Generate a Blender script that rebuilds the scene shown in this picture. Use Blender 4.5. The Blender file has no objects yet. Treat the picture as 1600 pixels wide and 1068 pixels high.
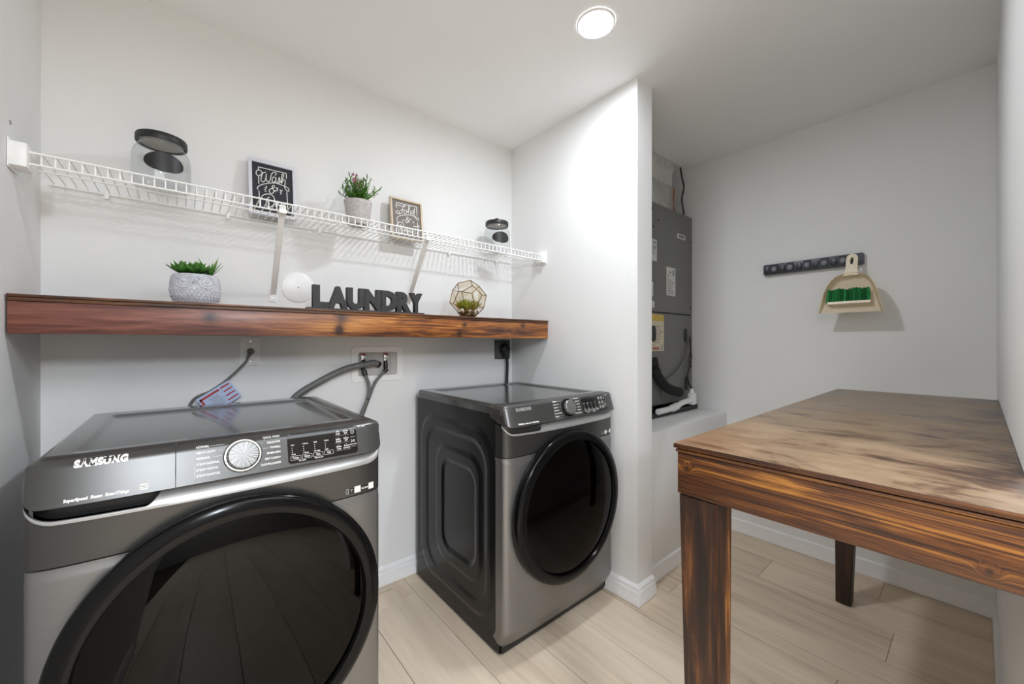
import bpy, bmesh, math, random
from mathutils import Vector, Matrix, noise
random.seed(7)
SC = bpy.context.scene
COL = SC.collection
PI = math.pi

# ------------------------------------------------------------------ camera, light, exposure
H = 1.23
YAW = 0.6978
cd = bpy.data.cameras.new('camera'); cam = bpy.data.objects.new('camera', cd); COL.objects.link(cam)
cam.location = (0, 0, H); cam.rotation_euler = (PI/2, 0, -YAW)
cd.sensor_width = 36; cd.lens = 611.18*36/1600; cd.shift_y = 0.0005; cd.clip_start = .01
SC.camera = cam

wd = bpy.data.worlds.new('world'); SC.world = wd; wd.use_nodes = True
wd.node_tree.nodes['Background'].inputs[0].default_value = (1, .98, .95, 1)
wd.node_tree.nodes['Background'].inputs[1].default_value = 0.55

def area(name, loc, size, power, rot=(0, 0, 0), col=(.915, .98, 1.065)):
    l = bpy.data.lights.new(name, 'AREA'); l.shape = 'RECTANGLE'; l.size, l.size_y = size; l.energy = power; l.color = col
    o = bpy.data.objects.new(name, l); COL.objects.link(o); o.location = loc; o.rotation_euler = rot
    return o
area('hall_fill_lamp', (.1, -.85, 2.44), (3.0, 1.2), 66)  # hall lamp behind the camera, enlarged to serve as soft fill
area('hall_fill_lamp', (-.22, -2.7, 2.44), (.26, 1.5), 150)  # second unseen lamp, added as fill for the wall under the shelf
CEIL_LAMP = 278.0
SC.view_settings.view_transform = 'Standard'; SC.view_settings.look = 'None'
SC.view_settings.exposure = 0.11; SC.view_settings.gamma = 1; SC.view_settings.use_curve_mapping = False
SC.cycles.use_denoising = True
SC.cycles.max_bounces = 14; SC.cycles.diffuse_bounces = 10; SC.cycles.glossy_bounces = 6
SC.cycles.transparent_max_bounces = 24; SC.cycles.caustics_reflective = False; SC.cycles.caustics_refractive = False

# ------------------------------------------------------------------ helpers: objects
def lin(c):
    c /= 255.
    return c/12.92 if c <= .04045 else ((c+.055)/1.055)**2.4
def rgb(r, g, b): return (lin(r), lin(g), lin(b), 1)

def finish(bm, name, smooth=True, angle=38):
    bmesh.ops.recalc_face_normals(bm, faces=bm.faces)
    me = bpy.data.meshes.new(name); bm.to_mesh(me); bm.free()
    if smooth:
        me.polygons.foreach_set('use_smooth', [True]*len(me.polygons))
        me.set_sharp_from_angle(angle=math.radians(angle))
    return me
def part(name, bm, mat, parent=None, mx=None, label=None, smooth=True, angle=38):
    me = finish(bm, name, smooth, angle) if isinstance(bm, bmesh.types.BMesh) else bm
    if mat is not None and not me.materials: me.materials.append(mat)
    o = bpy.data.objects.new(name, me); COL.objects.link(o)
    if parent is not None: o.parent = parent
    if mx is not None: o.matrix_local = mx if isinstance(mx, Matrix) else Matrix.Translation(mx)
    if label: o['label'] = label
    return o
def tag(o, label, cat, group=None):
    o['label'] = label; o['category'] = cat
    if group: o['group'] = group
    return o
def thing(name, label, cat, loc=(0, 0, 0), rz=0, group=None):
    o = bpy.data.objects.new(name, None); COL.objects.link(o); o.empty_display_size = .05
    o.location = loc; o.rotation_euler = (0, 0, rz)
    return tag(o, label, cat, group)
def struct(name, bm, mat, **k):
    o = part(name, bm, mat, **k); o['kind'] = 'structure'; return o
def copy_part(o, parent, mx):
    c = o.copy(); COL.objects.link(c); c.parent = parent; c.matrix_local = mx; return c

# ------------------------------------------------------------------ helpers: shapes
def B(): return bmesh.new()
def box(bm, x0, x1, y0, y1, z0, z1, bev=0, seg=2):
    r = bmesh.ops.create_cube(bm, size=1)
    for v in r['verts']:
        v.co = Vector((x0+(v.co.x+.5)*(x1-x0), y0+(v.co.y+.5)*(y1-y0), z0+(v.co.z+.5)*(z1-z0)))
    if bev:
        es = list({e for v in r['verts'] for e in v.link_edges})
        bmesh.ops.bevel(bm, geom=es, offset=bev, segments=seg, affect='EDGES', profile=.5)
    return bm
def frame_at(d):
    d = d.normalized(); up = Vector((0, 0, 1)) if abs(d.z) < .95 else Vector((1, 0, 0))
    a = d.cross(up).normalized(); return a, d.cross(a).normalized()
def tube(bm, pts, r, seg=8, caps=True, flat=1.0):
    pts = [Vector(p) for p in pts]; n = len(pts); rings = []
    for i, p in enumerate(pts):
        d = (pts[min(i+1, n-1)]-pts[max(i-1, 0)])
        a, b = frame_at(d); rr = r[i] if isinstance(r, (list, tuple)) else r
        rings.append([bm.verts.new(p+a*rr*math.cos(2*PI*k/seg)+b*rr*flat*math.sin(2*PI*k/seg)) for k in range(seg)])
    for i in range(n-1):
        for k in range(seg):
            bm.faces.new((rings[i][k], rings[i][(k+1) % seg], rings[i+1][(k+1) % seg], rings[i+1][k]))
    if caps:
        bm.faces.new(rings[0]); bm.faces.new(rings[-1][::-1])
    return bm
def spline(pts, n=8):
    P = [Vector(p) for p in pts]; P = [P[0]*2-P[1]]+P+[P[-1]*2-P[-2]]; out = []
    for i in range(1, len(P)-2):
        for k in range(n):
            t = k/n; a, b, c, d = P[i-1:i+3]
            out.append(.5*((2*b)+(c-a)*t+(2*a-5*b+4*c-d)*t*t+(3*b-a-3*c+d)*t**3))
    out.append(P[-2]); return out
def lathe(bm, prof, seg=48, ax='Z', c=(0, 0, 0)):
    """prof: (radius, height) list; axis Z up, or Y towards -y"""
    c = Vector(c); rings = []
    for r, h in prof:
        ring = []
        m = 1 if r < 1e-6 else seg
        for k in range(m):
            t = 2*PI*k/seg; p = Vector((r*math.cos(t), r*math.sin(t), h))
            if ax == 'Y': p = Vector((p.x, -p.z, p.y))
            if ax == 'X': p = Vector((-p.z, p.x, p.y))
            ring.append(bm.verts.new(c+p))
        rings.append(ring)
    for a, b in zip(rings, rings[1:]):
        for k in range(seg):
            q = [a[k % len(a)], a[(k+1) % len(a)], b[(k+1) % len(b)], b[k % len(b)]]
            q = [v for i, v in enumerate(q) if v not in q[:i]]
            if len(q) > 2: bm.faces.new(q)
    return bm
def prism(bm, poly, d0, d1, ax='Y', bev=0):
    """poly in the plane normal to ax, extruded from d0 to d1"""
    def P(p, d): return {'X': (d, p[0], p[1]), 'Y': (p[0], d, p[1]), 'Z': (p[0], p[1], d)}[ax]
    a = [bm.verts.new(P(p, d0)) for p in poly]; b = [bm.verts.new(P(p, d1)) for p in poly]; n = len(poly)
    fs = [bm.faces.new(a), bm.faces.new(b[::-1])]
    for i in range(n): bm.faces.new((a[i], b[i], b[(i+1) % n], a[(i+1) % n]))
    if bev:
        es = [e for f in fs for e in f.edges]
        bmesh.ops.bevel(bm, geom=es, offset=bev, segments=2, affect='EDGES', profile=.5)
    return bm
def rrect(x0, x1, z0, z1, r, n=6):
    out = []
    for cx, cz, a in ((x1-r, z1-r, 0), (x0+r, z1-r, 90), (x0+r, z0+r, 180), (x1-r, z0+r, 270)):
        for k in range(n+1):
            t = math.radians(a+90*k/n); out.append((cx+r*math.cos(t), cz+r*math.sin(t)))
    return out
def gridfn(bm, us, vs, fn):
    g = [[bm.verts.new(fn(u, v)) for v in vs] for u in us]
    for i in range(len(us)-1):
        for j in range(len(vs)-1):
            bm.faces.new((g[i][j], g[i+1][j], g[i+1][j+1], g[i][j+1]))
    return bm
def lsp(a, b, n): return [a+(b-a)*i/(n-1) for i in range(n)]
def shell(bm, xs, zlo, zhi, nz, yf, thick=0, hole=None):
    g = []
    for x in xs:
        a, b = zlo(x), zhi(x)
        g.append([bm.verts.new((x, yf(x, a+(b-a)*j/(nz-1)), a+(b-a)*j/(nz-1))) for j in range(nz)])
    n = len(xs)
    for i in range(n-1):
        for j in range(nz-1):
            q = (g[i][j], g[i+1][j], g[i+1][j+1], g[i][j+1])
            c = sum((v.co for v in q), Vector())/4
            if hole and hole(c.x, c.z): continue
            bm.faces.new(q)
    if thick:
        per = [g[i][0] for i in range(n)]+[g[-1][j] for j in range(1, nz)]+[g[i][-1] for i in range(n-2, -1, -1)]+[g[0][j] for j in range(nz-2, 0, -1)]
        bk = [bm.verts.new(v.co+Vector((0, thick, 0))) for v in per]
        for i in range(len(per)):
            k = (i+1) % len(per); bm.faces.new((per[i], bk[i], bk[k], per[k]))
    return bm
def text(bm, s, size, x, z, align='LEFT', bold=0, yf=None, space=1.0, xs=1.0, ext=0, shear=0, mx=None):
    """letters standing in the XZ plane, facing -Y; yf(x,z) drapes them on a surface"""
    cu = bpy.data.curves.new('t', 'FONT'); cu.body = s; cu.size = size; cu.align_x = align; cu.offset = bold
    cu.space_character = space; cu.extrude = ext; cu.resolution_u = 3; cu.shear = shear
    ob = bpy.data.objects.new('t', cu); COL.objects.link(ob)
    dg = bpy.context.evaluated_depsgraph_get(); me = bpy.data.meshes.new_from_object(ob.evaluated_get(dg))
    bpy.data.objects.remove(ob); bpy.data.curves.remove(cu)
    n0 = len(bm.verts); bm.from_mesh(me); bpy.data.meshes.remove(me); bm.verts.ensure_lookup_table()
    for v in bm.verts[n0:]:
        X, Z, Y = x+v.co.x*xs, z+v.co.y, -v.co.z
        v.co = (X, Y+(yf(X, Z) if yf else 0), Z)
        if mx is not None: v.co = mx @ v.co
    return bm
def ssd(x, e0, e1):
    t = max(0, min(1, (x-e0)/(e1-e0))); return t*t*(3-2*t)

# ------------------------------------------------------------------ helpers: materials
class NT:
    def __init__(s, name):
        s.m = bpy.data.materials.new(name); s.m.use_nodes = True; s.t = s.m.node_tree
        s.b = s.t.nodes['Principled BSDF']; s.out = s.t.nodes['Material Output']
    def n(s, typ, **k):
        nd = s.t.nodes.new('ShaderNode'+typ)
        for a, v in k.items():
            if a.startswith('i_'):
                key = a[2:]; key = int(key) if key.isdigit() else key.replace('_', ' ')
                s.set(nd.inputs[key], v)
            else: setattr(nd, a, v)
        return nd
    def set(s, inp, v):
        if isinstance(v, bpy.types.NodeSocket): s.t.links.new(v, inp)
        else: inp.default_value = v
    def math(s, op, a, b=None, c=None):
        nd = s.t.nodes.new('ShaderNodeMath'); nd.operation = op; s.set(nd.inputs[0], a)
        if b is not None: s.set(nd.inputs[1], b)
        if c is not None: s.set(nd.inputs[2], c)
        return nd.outputs[0]
    def ramp(s, fac, stops, interp='LINEAR'):
        nd = s.t.nodes.new('ShaderNodeValToRGB'); nd.color_ramp.interpolation = interp
        el = nd.color_ramp.elements
        while len(el) < len(stops): el.new(.5)
        for e, (p, c) in zip(el, stops): e.position = p; e.color = c if len(c) == 4 else (*c, 1)
        s.t.links.new(fac, nd.inputs[0]); return nd.outputs[0]
    def mix(s, fac, a, b, mode='MIX'):
        nd = s.t.nodes.new('ShaderNodeMix'); nd.data_type = 'RGBA'; nd.blend_type = mode
        s.set(nd.inputs[0], fac); s.set(nd.inputs[6], a); s.set(nd.inputs[7], b); return nd.outputs[2]
    def coords(s, scale=(1, 1, 1), loc=(0, 0, 0), kind='Object'):
        tc = s.n('TexCoord'); mp = s.n('Mapping'); s.t.links.new(tc.outputs[kind], mp.inputs[0])
        mp.inputs[1].default_value = loc; mp.inputs[3].default_value = scale; return mp.outputs[0]
    def noise(s, vec, scale, detail=4, rough=.55, dist=0):
        nd = s.n('TexNoise'); s.t.links.new(vec, nd.inputs['Vector'])
        nd.inputs['Scale'].default_value = scale; nd.inputs['Detail'].default_value = detail
        nd.inputs['Roughness'].default_value = rough; nd.inputs['Distortion'].default_value = dist; return nd.outputs[0]
    def bump(s, h, strength=.2, dist=.001):
        nd = s.n('Bump'); nd.inputs['Strength'].default_value = strength; nd.inputs['Distance'].default_value = dist
        s.t.links.new(h, nd.inputs['Height']); s.t.links.new(nd.outputs[0], s.b.inputs['Normal'])
    def p(s, **k):
        for a, v in k.items(): s.set(s.b.inputs[a.replace('_', ' ')], v)
        return s
def simple(name, col, rough=.5, metal=0, coat=0, vary=.06, nscale=40, bump=0, spec=.5, **k):
    N = NT(name); v = N.coords(); f = N.noise(v, nscale, 4)
    lo = tuple(c*(1-vary) for c in col[:3])+(1,); hi = tuple(min(1, c*(1+vary)) for c in col[:3])+(1,)
    N.p(Base_Color=N.ramp(f, [(.3, lo), (.7, hi)]), Roughness=rough, Metallic=metal, Coat_Weight=coat, **k)
    N.b.inputs['Specular IOR Level'].default_value = spec
    if bump: N.bump(f, bump)
    return N.m

def wall_mat(name, col, s=1.0):
    N = NT(name); v = N.coords()
    a = N.noise(v, 170, 3, .6); b = N.noise(v, 2.2, 3)
    N.p(Base_Color=N.ramp(b, [(.3, tuple(c*.975 for c in col[:3])), (.7, col)]), Roughness=.75)
    N.b.inputs['Specular IOR Level'].default_value = .25
    N.bump(a, .22*s, .002); return N.m
M_WALL = wall_mat('painted_wall', (.825, .83, .824, 1))
M_HALL = wall_mat('hall_wall_paint', (.30, .29, .27, 1))
M_CEIL = wall_mat('painted_ceiling', (.89, .895, .89, 1), 1.6)
M_TRIM = simple('white_trim_paint', (.88, .885, .89, 1), .38, vary=.02)
M_WHITE = simple('white_plastic', (.91, .91, .90, 1), .35, vary=.02)
M_WIRE = simple('white_vinyl_wire', (.91, .91, .90, 1), .35, vary=.02)

def wood(name, stops, axis, across=9, stretch=.12, dist=5, knots=(), coat=.25, rough=.38, tint=None, loc=(0, 0, 0), fine=.35, rw=.4):
    """axis: grain direction 0/1/2; knots: ((x,y,z), r); tint: stain and painted cool glare drifting along X (x0, x1, colour)"""
    N = NT(name); tc = N.n('TexCoord'); vec = tc.outputs['Object']
    if knots:
        tot = None
        for kp, kr in knots:
            d = N.n('VectorMath', operation='DISTANCE'); N.t.links.new(vec, d.inputs[0]); d.inputs[1].default_value = kp
            q = N.math('DIVIDE', d.outputs[1], kr); g = N.math('POWER', 2.718, N.math('MULTIPLY', N.math('MULTIPLY', q, q), -1))
            tot = g if tot is None else N.math('ADD', tot, g)
    sc = [1, 1, 1]; sc[axis] = stretch
    mp = N.n('Mapping'); N.t.links.new(vec, mp.inputs[0]); mp.inputs[3].default_value = sc; mp.inputs[1].default_value = loc
    w = mp.outputs[0]
    ax2 = [a for a in (0, 1, 2) if a != axis]
    sep = N.n('SeparateXYZ'); N.t.links.new(w, sep.inputs[0])
    off = N.noise(w, 3.2, 2, .45); off2 = N.noise(w, 14, 3, .6)
    base = N.math('ADD', sep.outputs[ax2[0]], N.math('MULTIPLY', sep.outputs[ax2[1]], 1.0))
    base = N.math('ADD', base, N.math('MULTIPLY', off, .03*dist)); base = N.math('ADD', base, N.math('MULTIPLY', off2, .010))
    if knots: base = N.math('ADD', base, N.math('MULTIPLY', tot, .022))
    # growth rings of uneven width: noise read along the ring coordinate, broken up by streaks along the grain
    n1 = N.n('TexNoise', noise_dimensions='1D'); N.t.links.new(N.math('MULTIPLY', base, across*9.0), n1.inputs['W']); n1.inputs['Detail'].default_value = 2.5; n1.inputs['Roughness'].default_value = .6
    sc3 = [1, 1, 1]; sc3[axis] = .085
    mp3 = N.n('Mapping'); N.t.links.new(vec, mp3.inputs[0]); mp3.inputs[3].default_value = sc3; mp3.inputs[1].default_value = (3.1, 1.7, .4)
    streak = N.noise(mp3.outputs[0], 42, 6, .62, .9)
    ring = N.math('ADD', N.math('MULTIPLY', n1.outputs[0], rw), N.math('MULTIPLY', streak, 1-rw))
    ring = N.ramp(ring, [(.36, (0, 0, 0)), (.66, (1, 1, 1))])
    sc2 = [150, 150, 150]; sc2[axis] = 5
    mp2 = N.n('Mapping'); N.t.links.new(vec, mp2.inputs[0]); mp2.inputs[3].default_value = sc2
    fg = N.noise(mp2.outputs[0], 1, 4, .6)
    blot = N.noise(w, 8, 4, .6, .6)
    f = N.math('ADD', N.math('MULTIPLY', ring, .34), N.math('MULTIPLY', fg, fine))
    f = N.math('ADD', f, N.math('MULTIPLY', blot, .80))
    f = N.math('SUBTRACT', f, .20)
    col = N.ramp(f, stops)
    if knots: col = N.mix(N.math('MINIMUM', N.math('MULTIPLY', N.math('POWER', tot, 3.2), .9), .92), col, (.012, .005, .003, 1))
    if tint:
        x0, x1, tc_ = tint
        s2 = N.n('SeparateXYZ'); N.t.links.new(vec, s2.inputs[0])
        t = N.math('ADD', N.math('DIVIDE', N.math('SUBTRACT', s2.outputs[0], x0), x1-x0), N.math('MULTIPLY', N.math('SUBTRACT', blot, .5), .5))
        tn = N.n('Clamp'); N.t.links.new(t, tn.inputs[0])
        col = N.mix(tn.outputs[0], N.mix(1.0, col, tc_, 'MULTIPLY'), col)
    N.p(Base_Color=col, Roughness=N.math('MULTIPLY_ADD', fg, .25, rough-.1), Coat_Weight=coat, Coat_Roughness=.25)
    N.bump(f, .25, .0015); return N.m

def plank_mat():
    N = NT('oak_laminate'); oi = N.n('ObjectInfo'); tc = N.n('TexCoord')
    cb = N.n('CombineXYZ'); N.t.links.new(N.math('MULTIPLY', oi.outputs['Random'], 37.0), cb.inputs[0]); N.t.links.new(N.math('MULTIPLY', oi.outputs['Random'], 91.0), cb.inputs[1])
    ad = N.n('VectorMath', operation='ADD'); N.t.links.new(tc.outputs['Object'], ad.inputs[0]); N.t.links.new(cb.outputs[0], ad.inputs[1])
    def mp(sc):
        m = N.n('Mapping'); N.t.links.new(ad.outputs[0], m.inputs[0]); m.inputs[3].default_value = sc; return m.outputs[0]
    a = N.noise(mp((7, .9, 1)), 1, 5, .6, .5); b = N.noise(mp((140, 5, 1)), 1, 3, .6); c = N.noise(mp((30, 1.6, 1)), 1, 4, .6, .4)
    f = N.math('ADD', N.math('MULTIPLY', a, .55), N.math('ADD', N.math('MULTIPLY', b, .16), N.math('MULTIPLY', c, .36)))
    f = N.math('ADD', f, N.math('MULTIPLY', N.math('SUBTRACT', oi.outputs['Random'], .5), .10))
    col = N.ramp(f, [(.33, (.45, .352, .258)), (.47, (.665, .54, .412)), (.60, (.75, .63, .49)), (.75, (.80, .69, .55))])
    N.p(Base_Color=col, Roughness=.42); N.b.inputs['Specular IOR Level'].default_value = .4
    N.bump(b, .1, .0006); return N.m
M_PLANK = plank_mat()
M_GAP = simple('floor_joint_dark', (.05, .04, .03, 1), .9)

def steel(name, col, rough=.32, metal=.75, scale=(3, 3, 260)):
    N = NT(name); f = N.noise(N.coords(scale), 1, 3, .6)
    N.p(Base_Color=N.ramp(f, [(.3, tuple(c*.97 for c in col[:3])), (.7, tuple(c*1.03 for c in col[:3]))]), Metallic=metal,
        Roughness=N.math('MULTIPLY_ADD', f, .04, rough-.02)); return N.m
M_STEEL = steel('platinum_steel', (.235, .232, .225, 1), .36)
M_BAND = steel('dark_steel_band', (.085, .084, .081, 1), .32)
M_CONS = steel('console_steel', (.085, .084, .081, 1), .30, .6)
M_LID = simple('graphite_enamel_lid', (.058, .057, .055, 1), .15, coat=.4, vary=.05, Coat_Roughness=.06)
M_SIDE = simple('graphite_enamel_side', (.010, .010, .0097, 1), .22, vary=.05, spec=.32)
M_SILV = simple('silver_trim', (.44, .435, .425, 1), .34, metal=.5, vary=.03)
M_BLKG = simple('black_gloss_plastic', (.004, .004, .004, 1), .16, vary=.1, spec=.2)
M_BLK = simple('black_matte_plastic', (.012, .012, .012, 1), .42, vary=.1)
M_DISP = simple('touch_display_black', (.004, .004, .004, 1), .12, vary=.1)
M_PRINT = simple('printed_white', (.78, .77, .74, 1), .5, vary=.02)
M_GREYP = simple('printed_grey', (.30, .30, .29, 1), .5, vary=.02)
M_DRUM = simple('drum_steel', (.10, .10, .10, 1), .35, metal=.5)
M_RUB = simple('grey_rubber_hose', (.15, .15, .146, 1), .45, vary=.1)
M_BOXIN = simple('grey_box_plastic', (.52, .515, .50, 1), .5)
M_CHROME = simple('chrome', (.72, .72, .70, 1), .18, metal=1, vary=.03)
M_BRASSF = simple('dark_fitting', (.03, .028, .025, 1), .3, metal=.4)
M_RED = simple('red_print', (.42, .03, .03, 1), .45)
M_TAGB = simple('pale_blue_tag', (.46, .56, .78, 1), .35, vary=.12, nscale=60)
M_PLATE = simple('grey_steel_plate', (.11, .11, .108, 1), .4, metal=.3)

def knob_mat():
    N = NT('spun_aluminium'); pass
    g = N.n('TexGradient', gradient_type='RADIAL'); mp = N.n('Mapping'); tc = N.n('TexCoord')
    N.t.links.new(tc.outputs['Object'], mp.inputs[0]); mp.inputs[2].default_value = (PI/2, 0, 0); N.t.links.new(mp.outputs[0], g.inputs[0])
    n1 = N.n('TexNoise', noise_dimensions='1D'); N.t.links.new(N.math('MULTIPLY', g.outputs[1], 26.), n1.inputs['W']); n1.inputs['Detail'].default_value = 2
    N.p(Base_Color=N.ramp(n1.outputs[0], [(.40, (.085, .085, .083)), (.52, (.20, .20, .197)), (.64, (.62, .62, .61))]), Metallic=.75, Roughness=.42)  # radial highlight rays of the brushed face painted into the base colour
    return N.m
M_KNOB = knob_mat()

def thin_glass(name, tint, refl=1.0, rough=.02, base=.04):
    N = NT(name); tr = N.n('BsdfTransparent'); tr.inputs[0].default_value = tint
    gl = N.n('BsdfGlossy'); gl.inputs['Roughness'].default_value = rough
    fr = N.n('LayerWeight'); fr.inputs[0].default_value = .5
    k = N.math('MULTIPLY_ADD', N.math('POWER', fr.outputs['Facing'], 5.0), .80, base)
    mx = N.n('MixShader'); N.t.links.new(N.math('MULTIPLY', k, refl), mx.inputs[0])
    N.t.links.new(tr.outputs[0], mx.inputs[1]); N.t.links.new(gl.outputs[0], mx.inputs[2])
    N.t.links.new(mx.outputs[0], N.out.inputs[0]); return N.m
M_DOORG = thin_glass('smoked_door_glass', (.05, .05, .05, 1), 1.0, .02, .022)
M_JAR = thin_glass('clear_jar_glass', (.90, .915, .92, 1), 1.3)
M_PANE = thin_glass('terrarium_pane', (.94, .90, .82, 1), 1.0)

WA = [(.36, (.012, .0045, .002)), (.49, (.044, .0135, .0045)), (.61, (.150, .049, .010)), (.78, (.48, .20, .034))]
WB = [(.30, (.012, .0045, .002)), (.45, (.045, .014, .005)), (.60, (.15, .052, .012)), (.78, (.40, .17, .035))]
WS = [(.30, (.022, .006, .003)), (.43, (.105, .031, .009)), (.56, (.36, .120, .022)), (.72, (.70, .32, .065))]

# ------------------------------------------------------------------ room
XL, XP, XP2, XD, YB, YP, YR, ZC = -.3545, 1.628, 1.7534, 2.7652, 1.9437, 1.0266, -.052, 2.4725
DX = 1.12            # right jamb of the unseen doorway, set wide to let hall light in
HY = -4.0           # far wall of the hall behind the camera
struct('wall_back', box(B(), XL-.12, XD+.12, YB, YB+.12, 0, ZC), M_WALL)
struct('wall_left', box(B(), XL-.12, XL, YR-.12, YB-.001, 0, ZC), M_WALL)
struct('wall_partition', box(B(), XP, XP2, YP, YB-.001, 0, ZC), M_WALL)
struct('wall_far', box(B(), XD, XD+.12, YR-.12, YB-.001, 0, ZC), M_WALL)
struct('wall_right', box(B(), DX, XD-.001, YR-.12, YR, 0, ZC), M_WALL)
struct('wall_front', box(B(), XL+.001, DX-.001, YR-.12, YR-.001, 2.40, ZC), M_WALL)
struct('wall_hall', box(B(), -1.5, 2.6, HY-.12, HY, 0, ZC), M_HALL)
struct('wall_hall_left', box(B(), -1.62, -1.5, HY, YR-.121, 0, ZC), M_HALL)
struct('wall_hall_right', box(B(), 2.6, 2.72, HY, YR-.121, 0, ZC), M_HALL)
struct('wall_hall_front', box(B(), -1.5, XL-.121, YR-.12, YR-.001, 0, ZC), M_HALL)
# ceiling with a round cut for the recessed lamp
LX, LY = 1.228, .957
ceil = B()
box(ceil, -1.62, XD+.12, HY-.12, YB+.12, ZC, ZC+.1)
struct('ceiling', ceil, M_CEIL)

fl = struct('floor', box(B(), -1.62, XD+.12, HY-.12, YB+.12, -.05, -.006), M_GAP)
PW = .2385
def plank(x0, x1, y0, y1):
    g = .0011; bm = B()
    z0, z1, b = -.006, 0, .0014
    x0 += g; x1 -= g; y0 += g*.7; y1 -= g*.7
    lo = [bm.verts.new(p) for p in ((x0, y0, z0), (x1, y0, z0), (x1, y1, z0), (x0, y1, z0))]
    md = [bm.verts.new(p) for p in ((x0, y0, z1-b*.6), (x1, y0, z1-b*.6), (x1, y1, z1-b*.6), (x0, y1, z1-b*.6))]
    hi = [bm.verts.new(p) for p in ((x0+b, y0+b, z1), (x1-b, y0+b, z1), (x1-b, y1-b, z1), (x0+b, y1-b, z1))]
    for a, c in ((lo, md), (md, hi)):
        for i in range(4): bm.faces.new((a[i], a[(i+1) % 4], c[(i+1) % 4], c[i]))
    bm.faces.new(hi)
    part('plank', bm, M_PLANK, fl, smooth=False)
joints = {7: .747, 8: .308, 1: 1.866, 0: .55, 2: .62, 3: 1.36, 4: .33, 5: .98, 6: 1.45, -1: .9, -2: .2, -3: 1.0, -4: .5}
for k in range(-5, 10):
    x0 = .638+PW*k; x1 = x0+PW
    if x1 < -1.4: continue
    x0 = max(x0, -1.6)
    x1 = min(x1, XD-.004) if k > 6 else x1
    if x1-x0 < .02: continue
    ys = [HY]; j = joints.get(k, .4)
    y = j
    while y > HY: y -= 1.22
    y += 1.22
    while y < YB-.01: ys.append(y); y += 1.22
    ys.append(YB-.004)
    for a, b in zip(ys, ys[1:]):
        if b-a > .02: plank(x0, x1, a, b)

# baseboards: a moulded profile swept along the wall foot with mitred corners
PROF = [(0, .002), (.017, .002), (.0185, .010), (.0155, .028), (.0150, .044), (.0135, .052), (.0140, .060), (.011, .066), (.010, .075), (.0105, .081), (.006, .088), (.002, .094), (0, .096)]
PROF_FLAT = [(0, .002), (.013, .002), (.013, .020), (.0115, .024), (.0115, .078), (.009, .083), (0, .085)]
def baseboard(name, pts, prof=PROF, side=1):
    bm = B(); P = [Vector(p) for p in pts]; rings = []
    for i, p in enumerate(P):
        d0 = (P[i]-P[i-1]).normalized() if i else None; d1 = (P[i+1]-P[i]).normalized() if i < len(P)-1 else None
        n0 = Vector((-d0.y, d0.x))*side if d0 else None; n1 = Vector((-d1.y, d1.x))*side if d1 else None
        if n0 is None: o = n1
        elif n1 is None: o = n0
        else: o = (n0+n1)/(1+n0.dot(n1))
        rings.append([bm.verts.new((p.x+o.x*q, p.y+o.y*q, h)) for q, h in prof])
    for a, b in zip(rings, rings[1:]):
        for k in range(len(prof)-1): bm.faces.new((a[k], a[k+1], b[k+1], b[k]))
    bm.faces.new(rings[0]); bm.faces.new(rings[-1])
    return struct(name, bm, M_TRIM, angle=25)
baseboard('baseboard_back', [(XP-.001, YB), (XL+.001, YB)])
baseboard('baseboard_left', [(XL, YB-.02), (XL, YR+.01)])
baseboard('baseboard_partition', [(XP, YB-.02), (XP, YP), (XP2, YP), (XP2, 1.073)], side=-1)
baseboard('baseboard_far', [(XD, YR+.001), (XD, 1.072)], PROF_FLAT)
baseboard('baseboard_platform', [(XD-.014, 1.074), (XP2+.001, 1.074)], PROF_FLAT, side=1)
baseboard('baseboard_right', [(DX+.02, YR), (XD-.001, YR)], PROF_FLAT)
# built in stand of the air handler
pl = B(); box(pl, XP2+.001, XD-.001, 1.074, YB-.002, 0, .768, .004)
struct('platform', pl, M_WALL)
# door casing of the opening behind the camera
cas = B(); box(cas, DX-.012, DX-.001, YR-.13, YR-.002, 0, 2.40)
struct('trim_1', cas, M_TRIM)

# ------------------------------------------------------------------ recessed ceiling lamp
def emit(name, col, s):
    N = NT(name); e = N.n('Emission'); e.inputs[0].default_value = col; e.inputs[1].default_value = s
    N.t.links.new(e.outputs[0], N.out.inputs[0]); return N.m
t = thing('ceiling_light', 'round white recessed downlight glowing in the ceiling', 'light', (LX, LY, ZC-.001))
part('trim_ring', lathe(B(), [(.0655, -.006), (.067, -.0075), (.071, -.006), (.0735, -.002), (.0735, 0), (.0655, 0)], 48), M_WHITE, t)
part('lens', lathe(B(), [(0, -.0075), (.03, -.0072), (.0652, -.0055)], 48), emit('lamp_lens', (.935, .985, 1.05, 1), CEIL_LAMP), t)

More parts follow.
